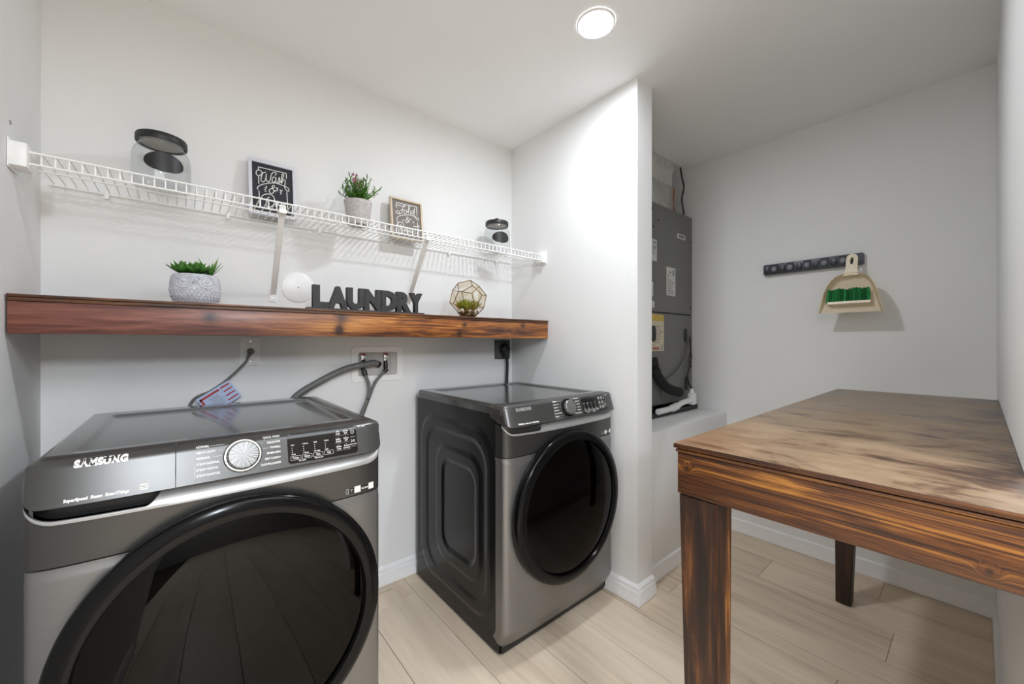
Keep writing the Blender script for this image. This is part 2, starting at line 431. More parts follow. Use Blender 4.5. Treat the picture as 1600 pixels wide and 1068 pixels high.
# ------------------------------------------------------------------ washer and dryer
W2 = .343
def sxs(a, n): return [a*math.sin(t*PI/2) for t in lsp(-1, 1, n)]
def plan(x, a=W2, y0=.055, b=.055, n=5): return y0-b*max(0, 1-abs(min(1, abs(x)/a))**n)**(1/n)
def corner(x, a, r):
    d = abs(x)-(a-r); return 0 if d <= 0 else r-math.sqrt(max(0, r*r-d*d))
def appliance(name, label, loc, hs, door_z, is_washer):
    A = thing(name, label, 'washing machine' if is_washer else 'dryer', loc)
    # cabinet
    bm = B(); box(bm, -.335, .335, .055, .745, .018, .952)
    for f in [f for f in bm.faces if f.normal.y < -.5]: bm.faces.remove(f)
    part('cabinet', bm, M_SIDE, A, smooth=False)
    def emboss(u, v):                                    # pressed steel side: nested rounded steps
        def sd(cx, cz, hx, hz, r):
            qx, qz = abs(u-cx)-hx+r, abs(v-cz)-hz+r
            return math.hypot(max(qx, 0), max(qz, 0))+min(max(qx, qz), 0)-r
        d0 = sd(.395, .487, .305, .392, .13); d1 = sd(.385, .487, .255, .342, .115)
        d2 = sd(.355, .487, .190, .270, .095); d3 = sd(.345, .487, .140, .210, .07)
        h = .009*ssd(-d0, 0, .014)-.007*ssd(-d1, 0, .014)+.008*ssd(-d2, 0, .012)-.009*ssd(-d3, 0, .012)
        return h
    for s in (-1, 1):
        us = lsp(.066, .738, 90); vs = lsp(.03, .945, 110); bm = B()
        gridfn(bm, us, vs, lambda u, v: Vector((s*(.3353+emboss(u, v)*.75), u, v)))
        part('side_panel', bm, M_SIDE, A, angle=60)
    part('base_skirt', box(B(), -.325, .325, .05, .74, .012, .05, .006), M_BLK, A)
    for fx in (-.29, .29):
        for fy in (.10, .69):
            part('foot', lathe(B(), [(0, 0), (.022, 0), (.024, .006), (.012, .010), (.010, .016)], 16, c=(fx, fy, 0)), M_BLK, A)
    # top with pressed recess
    a, y0, y1 = .344, .030, .748
    def topfn(u, v):
        x = u*a; r = .035
        yb = y1-corner(x, a, r); yf0 = y0+corner(x, a, .012)*.3
        y = yf0+(yb-yf0)*v
        qx, qy = abs(x)-.285, abs(y-.385)-.275
        dd = max(qx, qy) if min(qx, qy) < 0 else math.hypot(qx, qy)
        ed = min(a-abs(x), yb-y)
        z = .988-.0075*ssd(-dd, -.004, .012)-.012*(1-ssd(ed, 0, .016))**2
        return Vector((x, y, z))
    us = sorted(set([round(q, 5) for q in sxs(1, 60)]+[-.8, -.82, -.835, .8, .82, .835])); vs = sorted(set(lsp(0, 1, 40)+[.985, .992, .13, .115, .89, .905]))
    bm = B(); g = [[bm.verts.new(topfn(u, v)) for v in vs] for u in us]
    for i in range(len(us)-1):
        for j in range(len(vs)-1): bm.faces.new((g[i][j], g[i+1][j], g[i+1][j+1], g[i][j+1]))
    per = [r[0] for r in g]+g[-1][1:]+[r[-1] for r in g[-2::-1]]+g[0][-2:0:-1]
    bk = [bm.verts.new((v.co.x, v.co.y, .950)) for v in per]
    for i in range(len(per)): bm.faces.new((per[i], bk[i], bk[(i+1) % len(per)], per[(i+1) % len(per)]))
    part('top_panel', bm, M_LID, A, angle=50)
    for sx in (-1, 1): part('rear_bracket', box(B(), sx*.25-.05, sx*.25+.05, .742, .756, .952, .980, .003), M_SIDE, A)
    # front skins
    def yl(x, z): return plan(x)+.045*ssd(.12-z, 0, .10)+.004*ssd(z-.765, 0, .014)
    dz = door_z
    part('lower_front', shell(B(), sxs(W2, 90), lambda x: .045+corner(x, W2, .03), lambda x: .786, 90, yl, .012,
         lambda x, z: math.hypot(x, z-dz) < .292), M_STEEL, A)
    def yb(x, z): return plan(x, n=5)+.001
    def zstrip(x): return .868+corner(x, W2, .045)*.9+.006*(x/W2)**2
    part('upper_front', shell(B(), sxs(W2, 90), lambda x: .790, lambda x: zstrip(x)+.001, 20, yb, .012,
         lambda x, z: math.hypot(x, z-dz) < .292), M_BAND, A)
    def ystrip(x, z): return plan(x)-.005+.030*ssd((z-zstrip(x))/.05, .05, 1)
    xsz = .125 if is_washer else .125
    def zstop(x):
        w = ssd(x, -.172, -.118)
        return min(.925, zstrip(x)+.0065+w*.05)
    part('trim_strip', shell(B(), sorted(sxs(W2-.001, 90)+lsp(-.18, -.11, 16)), zstrip, zstop, 8, ystrip, .006), M_SILV, A, angle=60)
    part('grip_recess', shell(B(), lsp(-W2+.004, -.10, 30), lambda x: zstrip(x)+.002, lambda x: .935, 6, lambda x, z: plan(x)+(.028 if is_washer else .012)), M_BLK if is_washer else M_BAND, A)
    # console
    ztop, zbot = .990, .908
    def yc(x, z): return plan(x, b=.058, n=6)-.012+.026*((z-zbot)/(ztop-zbot))+.012*ssd(z, ztop-.008, ztop)
    clo = lambda x: zbot+corner(x, W2, .026)
    chi = lambda x: ztop-corner(x, W2, .020)
    if is_washer:
        part('detergent_drawer', shell(B(), [x for x in sxs(W2, 90) if x < -.124]+[-.1232], clo, chi, 18, yc, .05), M_CONS, A)
        part('control_panel', shell(B(), [-.1218]+[x for x in sxs(W2, 90) if x > -.121], clo, chi, 18, yc, .05), M_CONS, A)
    else:
        part('control_panel', shell(B(), sxs(W2, 90), clo, chi, 18, yc, .05), M_CONS, A)
    yt = lambda x, z: yc(x, z)-.0006
    # knob
    kx, kz = 0.0, .952
    ky = yc(kx, kz)
    kr = part('knob_ring', lathe(B(), [(.030, .002), (.0335, .006), (.0365, .006), (.039, .002), (.039, -.004)], 56, 'Y', (0, 0, 0)), M_CHROME if is_washer else M_BLKG, A, Matrix.Translation((kx, ky, kz)) @ Matrix.Rotation(-.30, 4, 'X'))
    kn = part('cycle_knob', lathe(B(), [(0, .021), (.012, .0212), (.029, .0205), (.0315, .018), (.0320, .004), (.032, -.003)], 72, 'Y'), M_KNOB, A, Matrix.Translation((kx, ky, kz)) @ Matrix.Rotation(-.30, 4, 'X'))
    # display
    dx0, dx1, dz0, dz1 = (.094, .268, .914, .984)
    def zc(lo): return lambda x: (dz0+cr(x)) if lo else (dz1-cr(x))
    def cr(x):
        d = max(dx0+.006-x, x-(dx1-.006)); return 0 if d <= 0 else .006-math.sqrt(max(0, .006**2-d*d))
    dp = part('touch_display', shell(B(), lsp(dx0, dx1, 40), zc(True), zc(False), 12, lambda x, z: yc(x, z)-.0005, .004), M_DISP, A)
    yd = lambda x, z: yc(x, z)-.0011
    bm = B()
    cols = ['Temp.', 'Rinse', 'Spin', 'Soil'] if is_washer else ['Dry', 'Temp.', 'Time', 'Wrinkle']
    tops = ['Hot', '5 Extra', 'High', 'Heavy'] if is_washer else ['More', 'High', '60', 'On']
    bots = ['Cold', '1 Rinse', 'No Spin', 'Light'] if is_washer else ['Less', 'Low', '20', 'Off']
    def frame(x0, x1, z0, z1, w=.0005):
        for (p, q) in (((x0, z0), (x1, z0)), ((x1, z0), (x1, z1)), ((x1, z1), (x0, z1)), ((x0, z1), (x0, z0))): bar(p, q, w)
    def bar(p, q, w=.0005, f=None, m=None):
        f = f or yd; m = bm if m is None else m
        d = Vector((q[0]-p[0], q[1]-p[1])); n = Vector((-d.y, d.x)).normalized()*w*.5; 
        m.faces.new([m.verts.new((a, f(a, b), b)) for a, b in ((p[0]+n.x, p[1]+n.y), (q[0]+n.x, q[1]+n.y), (q[0]-n.x, q[1]-n.y), (p[0]-n.x, p[1]-n.y))])
    for i in range(4):
        x = dx0+.008+i*.0265
        frame(x-.002, x+.021, .9225, .9315)
        text(bm, cols[i], .0062, x+.0095, .9252, 'CENTER', .0001, yd)
        text(bm, tops[i], .0045, x, .9565, 'LEFT', .0001, yd); text(bm, bots[i], .0045, x, .9345, 'LEFT', .0001, yd)
        for k in range(3): text(bm, '.', .011, x+.001, .9405+k*.0050, 'LEFT', .0002, yd)
    text(bm, 'My Cycle' if is_washer else 'Smart Care', .0042, dx0+.032, .9178, 'CENTER', .0001, yd)
    text(bm, 'Rinse & Spin' if is_washer else 'Wrinkle Care', .0042, dx0+.072, .9178, 'CENTER', .0001, yd)
    lab = [('Pre', 'Soak'), ('Delay', 'End'), ('Super', 'Speed'), ('Alarm', 'Off'), ('Smart', 'Care'), ('Smart', 'Control')]
    if not is_washer: lab = [('Damp', 'Alert'), ('Delay', 'End'), ('Anti', 'Static'), ('Drum', 'Light'), ('Smart', 'Care'), ('Smart', 'Control')]
    for i, (p, q) in enumerate(lab):
        x = dx0+.1235+(i % 2)*.0205; z = .9735-(i//2)*.0190
        text(bm, p, .0055, x, z, 'CENTER', .00015, yd); text(bm, q, .0055, x, z-.0056, 'CENTER', .00015, yd)
        text(bm, '.', .010, x-.001, z+.0055, 'LEFT', .0002, yd)
        bar((x-.009, z-.0085), (x+.009, z-.0085), .0003)
    px, pz = dx0+.1625, .9695
    for k in range(20):                                   # power symbol
        t0, t1 = PI*.62+k*PI*1.76/20, PI*.62+(k+1)*PI*1.76/20
        bar((px+.0042*math.cos(t0), pz+.0042*math.sin(t0)), (px+.0042*math.cos(t1), pz+.0042*math.sin(t1)), .0009)
    bar((px, pz+.001), (px, pz+.0055), .0009)
    z = .9425
    for p, q in (((px-.005, z), (px-.005, z+.0075)), ((px-.005, z), (px, z+.00375)), ((px-.005, z+.0075), (px, z+.00375)), ((px+.002, z), (px+.002, z+.0075)), ((px+.0045, z), (px+.0045, z+.0075))): bar(p, q, .0008)
    text(bm, 'Hold to Start', .0038, px, .9365, 'CENTER', .0001, yd)
    for zz in (.9795, .9565, .9325): bar((px-.007, zz), (px+.007, zz), .0005)
    part('display_print', bm, M_PRINT, dp, smooth=False)
    # printed cycle names
    bm = B(); bm2 = B()
    if is_washer:
        Ls = ['NORMAL', 'HEAVY DUTY', 'BEDDING', 'STEAM NORMAL', 'STEAM WHITES', 'STEAM SANITIZE']; Rs = ['QUICK WASH', 'DELICATES', 'TOWELS', 'RINSE+SPIN', 'SELF CLEAN+', 'DOWNLOADED']
    else:
        Ls = ['NORMAL', 'HEAVY DUTY', 'BEDDING', 'PERM PRESS', 'STEAM SANITIZE', 'REFRESH']; Rs = ['QUICK DRY', 'DELICATES', 'TOWELS', 'WOOL', 'TIME DRY', 'DOWNLOADED']
    for i, s in enumerate(Ls):
        z = .9805-i*.0119
        text(bm, s, .0062, -.0875, z, 'LEFT', .00018, yt, 1, .93)
        x1 = -.0875+len(s)*.0037+.003; x2 = -.043+abs(i-2.5)*.003
        if x2-x1 > .003: bar((x1, z+.0022), (x2, z+.0022), .0005, yt)
        s2 = Rs[i]; z2 = .9825-i*.0122
        text(bm2, s2, .0062, .0785, z2, 'RIGHT', .00018, yt, 1, .93)
        x1 = .0785-len(s2)*.0037-.003; x2 = .043-abs(i-2.5)*.003
        if x1-x2 > .003: bar((x2, z2+.0022), (x1, z2+.0022), .0005, yt, bm2)
    bar((-.0905, .922), (-.0905, .946), .0004, yt)
    part('cycle_labels', bm, M_PRINT, A, smooth=False); part('cycle_labels', bm2, M_PRINT, A, smooth=False)
    bm = B(); text(bm, 'Smart Control', .0062, -.083, .9132, 'LEFT', 0, yt); text(bm, 'O', .0062, -.0905, .9132, 'LEFT', 0, yt)
    part('faint_label', bm, M_GREYP, A, smooth=False, label='faint grey lettering')
    bm = B(); text(bm, 'S\u039bMSUNG', .0160, -.2745 if is_washer else -.2900, .9760 if is_washer else .966, 'LEFT', .0011, lambda x, z: yt(x, z)-.0012, 1.06, 1.0)
    part('brand_lettering', bm, M_PRINT if is_washer else M_SILV, A, smooth=False)
    bm = B(); text(bm, 'SuperSpeed  Steam  SmartThings' if is_washer else 'MultiSteam  Sensor Dry  SmartThings', .0078 if is_washer else .0078, -.286 if is_washer else -.290, .9155, 'LEFT', .0004, yt, 1.0, .87 if is_washer else .88, shear=.1)
    part('feature_lettering', bm, M_PRINT, A, smooth=False)
    bm = B(); text(bm, 'VRT plus' if is_washer else 'Vent', .006, .272, .9795, 'LEFT', .0002, yt)
    part('corner_lettering', bm, M_PRINT, A, smooth=False)
    if is_washer:
        es = part('efficiency_mark', shell(B(), lsp(-.1785, -.1665, 6), lambda x: .9155, lambda x: .9265, 4, lambda x, z: yt(x, z)), M_PRINT, A)
        bm = B()
        yq = lambda x, z: yt(x, z)-.0004
        for k in range(10):
            u0, u1 = k/10, (k+1)/10
            bar((-.1775+.010*u0, .9235-.0024*math.sin(PI*u0)+.001*u0), (-.1775+.010*u1, .9235-.0024*math.sin(PI*u1)+.001*u1), .0011, yq)
        bar((-.1775, .9185), (-.1675, .9185), .0007, yq)
        part('swoosh_print', bm, M_BLK, es, smooth=False)
    # stickers at the seam
    ys = lambda x, z: yb(x, z)-.0006
    sx = .236
    st = part('info_sticker', shell(B(), lsp(sx, sx+.078, 10), lambda x: .7975, lambda x: .8125, 3, ys), M_BLK, A)
    bm = B()
    for q0, q1 in ((.026, .044), (.0675, .0835)): shell(bm, lsp(sx+q0, sx+q1, 5), lambda x: .7965, lambda x: .8145, 3, lambda x, z: ys(x, z)-.0005)
    f2 = lambda x, z: ys(x, z)-.0005
    text(bm, 'SCAN', .0075, sx+.046, .8020, 'LEFT', .0002, f2)
    for p, q in (((.003, .799), (.010, .799)), ((.010, .799), (.010, .811)), ((.010, .811), (.003, .811)), ((.003, .811), (.003, .799)), ((.005, .805), (.008, .805)), ((.015, .808), (.022, .808)), ((.0165, .805), (.0205, .805)), ((.0178, .802), (.0192, .802))):
        bar((sx+p[0], p[1]), (sx+q[0], q[1]), .0009, f2)
    part('sticker_print', bm, M_PRINT, st, smooth=False)
    # door
    D = part('door', lathe(B(), [(.298, -.006), (.314, .002), (.3190, .012), (.3190, .030), (.3165, .036), (.311, .0395), (.300, .0425), (.284, .0445), (.2795, .0435), (.278, .039), (.276, .033), (.272, .026), (.27, .01)], 128, 'Y', (0, 0, 0)), M_BLKG, A, (0, 0, dz))
    part('door_glass', lathe(B(), [(.2775, .0335), (.26, .0375), (.20, .0445), (.12, .049), (.05, .051), (0, .0515)], 96, 'Y'), M_DOORG, D)
    part('glass_rim', lathe(B(), [(.2770, .0360), (.2785, .0378), (.2800, .0384), (.2815, .0375)], 128, 'Y'), M_BAND, D)
    part('door_bowl', lathe(B(), [(.276, .02), (.225, .012), (.205, .0), (.195, -.03), (.17, -.075), (.10, -.085), (0, -.085)], 64, 'Y'), M_DOORG, D)
    part('door_gasket', lathe(B(), [(.300, 0), (.292, -.012), (.25, -.03), (.222, -.03), (.215, -.06), (.235, -.07)], 72, 'Y', (0, 0, dz)), M_BLK, A)
    part('drum', lathe(B(), [(.235, -.07), (.262, -.08), (.264, -.30), (.25, -.40), (.12, -.42), (0, -.42)], 64, 'Y', (0, 0, dz)), M_DRUM, A)
    if is_washer:
        bm = B()
        for p, q in (((-.012, -.13), (-.008, -.095)),): pass
        text(bm, 'V-03', .012, -.02, -.115, 'LEFT', .0003, lambda x, z: -.0498, mx=Matrix.Rotation(.0, 4, 'Y'))
    for o in A.children_recursive: pass
    A.scale = (1, 1, hs)
    return A
WX, DXX = .1085, 1.2735
washer = appliance('washing_machine', 'front-load washing machine with large black door, nearest the camera, below the owl pot', (WX, 1.135, 0), 1.008, .540, True)
dryer = appliance('clothes_dryer', 'dark grey front-load dryer standing in the corner against the partition wall', (DXX, 1.142, 0), .997, .538, False)

# ------------------------------------------------------------------ wooden shelf above the machines
SY, SZ = 1.6116, 1.3573
shf = thing('wooden_shelf', 'long red-brown stained wooden shelf with deep front board above the machines', 'shelf', (0, 0, 0))
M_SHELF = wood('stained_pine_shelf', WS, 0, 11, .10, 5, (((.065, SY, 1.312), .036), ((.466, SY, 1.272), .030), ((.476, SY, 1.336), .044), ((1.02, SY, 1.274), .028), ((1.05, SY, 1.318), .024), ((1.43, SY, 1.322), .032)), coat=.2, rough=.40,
               tint=(.15, .75, (.36, .29, .95, 1)))  # cool purple glare painted into the stain towards the left end
M_SHELFTOP = wood('stained_shelf_edge', WB, 0, 14, .08, 4, coat=.2, rough=.45)
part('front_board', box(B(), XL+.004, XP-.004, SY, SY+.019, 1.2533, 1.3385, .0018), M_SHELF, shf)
part('top_board', box(B(), XL+.003, XP-.003, SY-.004, YB-.001, 1.3500, SZ, .0015), M_SHELFTOP, shf)
part('edge_moulding', box(B(), XL+.004, XP-.004, SY-.001, SY+.03, 1.3390, 1.3495, .0025), M_SHELFTOP, shf)
part('cleat', box(B(), XL+.004, XP-.004, YB-.020, YB-.001, 1.285, 1.3495, .001), M_SHELFTOP, shf)

# ------------------------------------------------------------------ wooden work table
TZ, TX0, TX1, TY0, TY1 = .9997, .8699, 2.4918, -.0512, .4481
tb = thing('work_table', 'tall brown stained wooden work table along the right wall', 'table', (0, 0, 0))
def table_top_mat():
    N = NT('worn_stained_table_top'); v = N.coords((1, 1, 1))
    a = N.noise(N.coords((4.2, 2.6, 1), (.3, .2, 0)), 2.0, 8, .66, .55); b = N.noise(N.coords((16, 3.2, 1), (.7, 0, 0)), 2.0, 5, .62, .5); c = N.noise(v, 60, 4, .6)
    f = N.math('ADD', N.math('MULTIPLY', a, .68), N.math('MULTIPLY', b, .32)); f = N.math('ADD', f, N.math('MULTIPLY', c, .05))
    # patchy colour, tawny in the middle, darker towards the wall edge
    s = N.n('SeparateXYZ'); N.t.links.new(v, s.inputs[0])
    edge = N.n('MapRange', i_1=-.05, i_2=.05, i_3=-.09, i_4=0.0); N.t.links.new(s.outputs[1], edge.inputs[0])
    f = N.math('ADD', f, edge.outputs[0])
    col = N.ramp(f, [(.37, (.040, .020, .011)), (.44, (.110, .060, .032)), (.49, (.20, .130, .074)), (.62, (.275, .192, .115))])
    near = N.n('MapRange', i_1=.86, i_2=1.25, i_3=.55, i_4=0.0); N.t.links.new(s.outputs[0], near.inputs[0])
    far = N.n('MapRange', i_1=.25, i_2=.45, i_3=0.0, i_4=1.0); N.t.links.new(s.outputs[1], far.inputs[0])
    col = N.mix(N.math('MULTIPLY', near.outputs[0], far.outputs[0]), col, (.23, .085, .022, 1))
    N.p(Base_Color=col, Roughness=N.ramp(a, [(.35, (.30,)*3), (.65, (.46,)*3)]), Coat_Weight=.12, Coat_Roughness=.3)
    N.bump(f, .12, .002); return N.m
M_TTOP = table_top_mat()
M_TEDGE = wood('table_edge_stain', WB, 0, 16, .08, 4, rough=.4)
M_TEDGEY = wood('table_edge_stain_end', WB, 1, 16, .08, 4, rough=.4)
M_APR = wood('stained_pine_apron', WA, 1, 3.6, .10, 4, (((.875, .425, .945), .012), ((.875, -.01, .905), .010)), coat=.12, rough=.42, fine=.34, rw=.5)
M_APRX = wood('stained_pine_rail', WA, 0, 3.6, .10, 4, coat=.35, rough=.36)
M_LEG = wood('stained_pine_leg', [(.36, (.013, .0048, .002)), (.53, (.042, .0135, .0045)), (.66, (.12, .041, .010)), (.84, (.40, .18, .038))], 2, 3.0, .16, 4, coat=.08, rough=.42, fine=.26, rw=.1)
part('table_top', box(B(), TX0-.006, TX1+.006, TY0, TY1+.004, TZ-.011, TZ, .0018), M_TTOP, tb)
_tt = [o for o in tb.children if o.name.startswith('table_top')][0].data; _tt.materials.append(M_TEDGEY)
for f in _tt.polygons: f.material_index = 0 if f.normal.z > .8 else 1
part('top_edging', box(B(), TX0-.002, TX1+.002, TY0+.001, TY1+.001, TZ-.0205, TZ-.0135, .002), M_TEDGEY, tb)
AZ0, AZ1 = .884, .9775
part('end_apron', box(B(), TX0+.004, TX0+.024, TY0+.002, TY1-.001, AZ0, AZ1, .002), M_APR, tb)
part('end_apron', box(B(), TX1-.024, TX1-.004, TY0+.002, TY1-.001, AZ0, AZ1, .002), M_APR, tb)
part('side_apron', box(B(), TX0+.0245, TX1-.0245, TY1-.021, TY1-.001, AZ0, AZ1, .002), M_APRX, tb)
part('side_apron', box(B(), TX0+.0245, TX1-.0245, TY0+.002, TY0+.022, AZ0, AZ1, .002), M_APRX, tb)
def leg(x0, x1, y0, y1, top, tx0, tx1, ty0, ty1):
    bm = B(); box(bm, 0, 1, 0, 1, 0, 1)
    for v in bm.verts:
        X, Y, Z = v.co
        v.co = ((x0 if X < .5 else x1), (y0 if Y < .5 else y1), top) if Z > .5 else ((tx0 if X < .5 else tx1), (ty0 if Y < .5 else ty1), 0.001)
    bmesh.ops.bevel(bm, geom=list(bm.edges), offset=.003, segments=2, affect='EDGES')
    part('leg', bm, M_LEG, tb)
lt = AZ0-.0015
leg(.878, .960, .362, .4455, lt, .882, .947, .362, .424)
leg(2.370, 2.455, .350, .442, AZ1-.001, 2.372, 2.425, .380, .437)

# ------------------------------------------------------------------ wire shelf
WZ, WY0, WY1 = 1.747, 1.648, 1.935
ws = thing('wire_shelf', 'white ventilated wire shelf fixed high on the back wall', 'shelf', (0, 0, 0))
X0, X1 = XL+.03, XP-.022
def rail(name, y, z, r=.003): part(name, tube(B(), [(X0-.01, y, z), (X1+.01, y, z)], r, 8), M_WIRE, ws)
rail('front_rail', WY0, WZ-.003); rail('lower_front_rail', WY0+.001, WZ-.034); rail('back_rail', WY1, WZ-.006); rail('middle_rail', 1.80, WZ-.006)
cw = tube(B(), [(0, WY1, WZ), (0, WY0+.012, WZ), (0, WY0+.002, WZ-.003), (0, WY0-.001, WZ-.012), (0, WY0-.001, WZ-.036)], .0021, 6)
cwm = finish(cw, 'cross_wire'); n = int((X1-X0)/.0254)
for k in range(n+1): part('cross_wire', cwm, M_WIRE, ws, (X0+.0254*k, 0, 0))
def brace(xt, xb):
    a = Vector((xt, WY0+.004, WZ-.022)); b = Vector((xb, YB-.004, 1.437)); d = (b-a).normalized()
    bm = B(); u = Vector((1, 0, 0)); n = d.cross(u).normalized(); w, th = .0105, .0025
    q = []
    for p in (a-d*.012, b):
        q.append([bm.verts.new(p+u*sx*w+n*sy*th) for sx, sy in ((-1, -1), (-1, 2.5), (-.75, 2.5), (-.75, 1), (.75, 1), (.75, 2.5), (1, 2.5), (1, -1))])
    for i in range(8): bm.faces.new((q[0][i], q[0][(i+1) % 8], q[1][(i+1) % 8], q[1][i]))
    bm.faces.new(q[0]); bm.faces.new(q[1][::-1])
    box(bm, xt-.012, xt+.012, WY0-.006, WY0+.010, WZ-.042, WZ-.026, .002)
    box(bm, xb-.012, xb+.012, YB-.005, YB-.001, 1.405, 1.455, .001)
    part('support_brace', bm, M_WIRE, ws, smooth=False)
    part('screw', lathe(B(), [(.0045, 0), (.004, .002), (0, .003)], 12, 'Y', (xb, YB-.0045, 1.417)), M_CHROME, ws)
brace(.279, .292); brace(.872, .905)
for xa, xb in ((XL+.001, XL+.034), (XP-.030, XP-.001)):
    bm = B(); box(bm, xa, xb, WY0-.020, WY0+.045, WZ-.050, WZ+.014, .003); box(bm, xa if xa < 0 else xb-.003, xa+.003 if xa < 0 else xb, WY0-.024, WY0+.05, WZ-.056, WZ+.020, .001)
    part('end_bracket', bm, M_WHITE, ws)
for k in range(6):
    x = X0+.12+k*.34
    bm = B(); box(bm, x-.006, x+.006, YB-.014, YB-.001, WZ-.022, WZ+.006, .002); part('wall_clip', bm, M_WHITE, ws)
part('screw', lathe(B(), [(.006, 0), (.005, .003), (0, .004)], 12, 'X', (XL+.001, 1.655, 1.815)), M_PLATE, ws, label='grey screw left in the wall above the shelf end')

# ------------------------------------------------------------------ jars
M_SEAL = simple('pale_seal', (.42, .40, .37, 1), .5)
def jar(label, x, y, ang, s=1.0):
    t = thing('glass_jar', label, 'jar', (x, y, WZ+.0025), ang, 'glass jars on the wire shelf')
    R = .077*s
    part('glass_body', lathe(B(), [(0, .003), (R*.80, .001), (R*.93, .006), (R, .020), (R*1.01, .05), (R, .105), (R*.96, .122), (R*.84, .140), (R*.80, .146), (R*.81, .160), (R*.78, .160), (R*.77, .146)], 56), M_JAR, t)
    part('lid_seal', lathe(B(), [(0, .158), (R*.77, .158), (R*.77, .1605)], 40), M_SEAL, t, label='pale inner seal of the lid')
    L = part('lid', lathe(B(), [(R*.78, .156), (R*.87, .154), (R*.885, .157), (R*.885, .174), (R*.86, .178), (0, .180)], 56), M_BLK, t)
    part('lid_knob', lathe(B(), [(.006, .179), (.007, .186), (.014, .189), (.0155, .194), (.012, .199), (0, .200)], 24), M_BLK, L)
    bm = B(); rr = R*1.014
    def oval(u, v):
        q = v*PI*2; a = u*math.cos(q)*.70; z = .074+u*math.sin(q)*.032
        return Vector((rr*math.sin(a), -rr*math.cos(a), z))
    gridfn(bm, lsp(0.001, 1, 7), lsp(0, 1, 41), oval)
    part('chalkboard_label', bm, M_BLK, t)
jar('clear glass jar with black lid and oval label near the left wall', -.058, 1.80, .12)
jar('clear glass jar with black lid at the right end of the wire shelf', 1.395, 1.80, -.32, .98)

# ------------------------------------------------------------------ framed prints
def strokes_to(bm, strokes, uv, r):
    for st in strokes:
        pts = [uv(*p) for p in st]
        if len(pts) > 2: pts = spline(pts, 5)
        tube(bm, pts, r, 6, True, 2.9)
def picture(name, label, base, w, h, lean, board, framem, strokes, unw, rz):
    t = thing(name, label, 'picture', base, rz)
    Rm = Matrix.Rotation(-lean, 4, 'X'); fw = .0125 if board is M_BOARD1 else .009
    def prt(nm, bm, m, par=t, mx=Rm, **k): return part(nm, bm, m, par, mx, **k)
    bm = B(); d = .016
    for x0, x1, z0, z1 in ((0, w, 0, fw), (0, w, h-fw, h), (0, fw, fw, h-fw), (w-fw, w, fw, h-fw)): box(bm, x0, x1, -d, 0, z0, z1, .001)
    prt('frame', bm, framem)
    b = prt('board', box(B(), fw-.001, w-fw+.001, -.009, -.001, fw-.001, h-fw+.001), board)
    def uv(px, py):
        u, v = unw(px, py); return (fw+u*(w-2*fw), -.0094, fw+(1-v)*(h-2*fw))
    bm = B(); strokes_to(bm, strokes, uv, .0006)
    part('lettering', bm, M_PRINT, b)
M_BOARD1 = simple('navy_black_board', (.012, .014, .022, 1), .55)
M_BOARD2 = simple('taupe_board', (.155, .128, .112, 1), .55)
M_FR1 = simple('pale_frame', (.66, .67, .74, 1), .4, vary=.04)
M_FR2 = simple('light_wood_frame', (.62, .50, .36, 1), .45, vary=.08)
S1 = [[(255, 248), (680, 345)], [(262, 248), (262, 300)], [(262, 385), (262, 490)], [(262, 590), (268, 830)], [(680, 345), (680, 420)], [(680, 610), (688, 900)], [(268, 830), (688, 900)],
      [(370, 325), (330, 335), (300, 358), (265, 378), (228, 350), (235, 305), (265, 292), (300, 310), (315, 350), (300, 400), (295, 440), (325, 465), (360, 430), (375, 350)],
      [(375, 350), (370, 420), (395, 465), (430, 440), (450, 360), (490, 325), (525, 340), (508, 372)],
      [(515, 410), (480, 395), (460, 440), (480, 475), (510, 450), (520, 400), (515, 455), (540, 475), (560, 430), (572, 400), (577, 450), (562, 485), (545, 480)],
      [(575, 480), (620, 420), (640, 370), (620, 350), (608, 400), (600, 490)],
      [(600, 490), (635, 440), (660, 445), (655, 500), (650, 550), (690, 600), (715, 590), (700, 555), (650, 530), (600, 510), (500, 482), (400, 485), (300, 505), (240, 545), (250, 575)],
      [(550, 560), (520, 548), (540, 590), (490, 590), (460, 630), (420, 615), (415, 578), (460, 555), (495, 540), (485, 515), (460, 525), (465, 560), (500, 612)],
      [(345, 545), (368, 562)], [(368, 520), (374, 552)], [(335, 575), (362, 578)], [(350, 605), (368, 590)], [(572, 575), (590, 600)], [(610, 580), (592, 605)], [(572, 610), (595, 618)], [(580, 640), (598, 630)],
      [(290, 720), (305, 670), (340, 645), (400, 637), (460, 660), (488, 720), (468, 790), (400, 830), (365, 800), (372, 710), (415, 680)],
      [(500, 815), (510, 765), (528, 765), (522, 820)], [(545, 765), (556, 810), (585, 785), (596, 765), (590, 850), (565, 885), (550, 855), (600, 820)]]
def unw1(x, y):
    u = (x-165)/(607.); t_, b_ = 165+.242*(x-165), 870+.173*(x-175); return u, (y-t_)/(b_-t_)
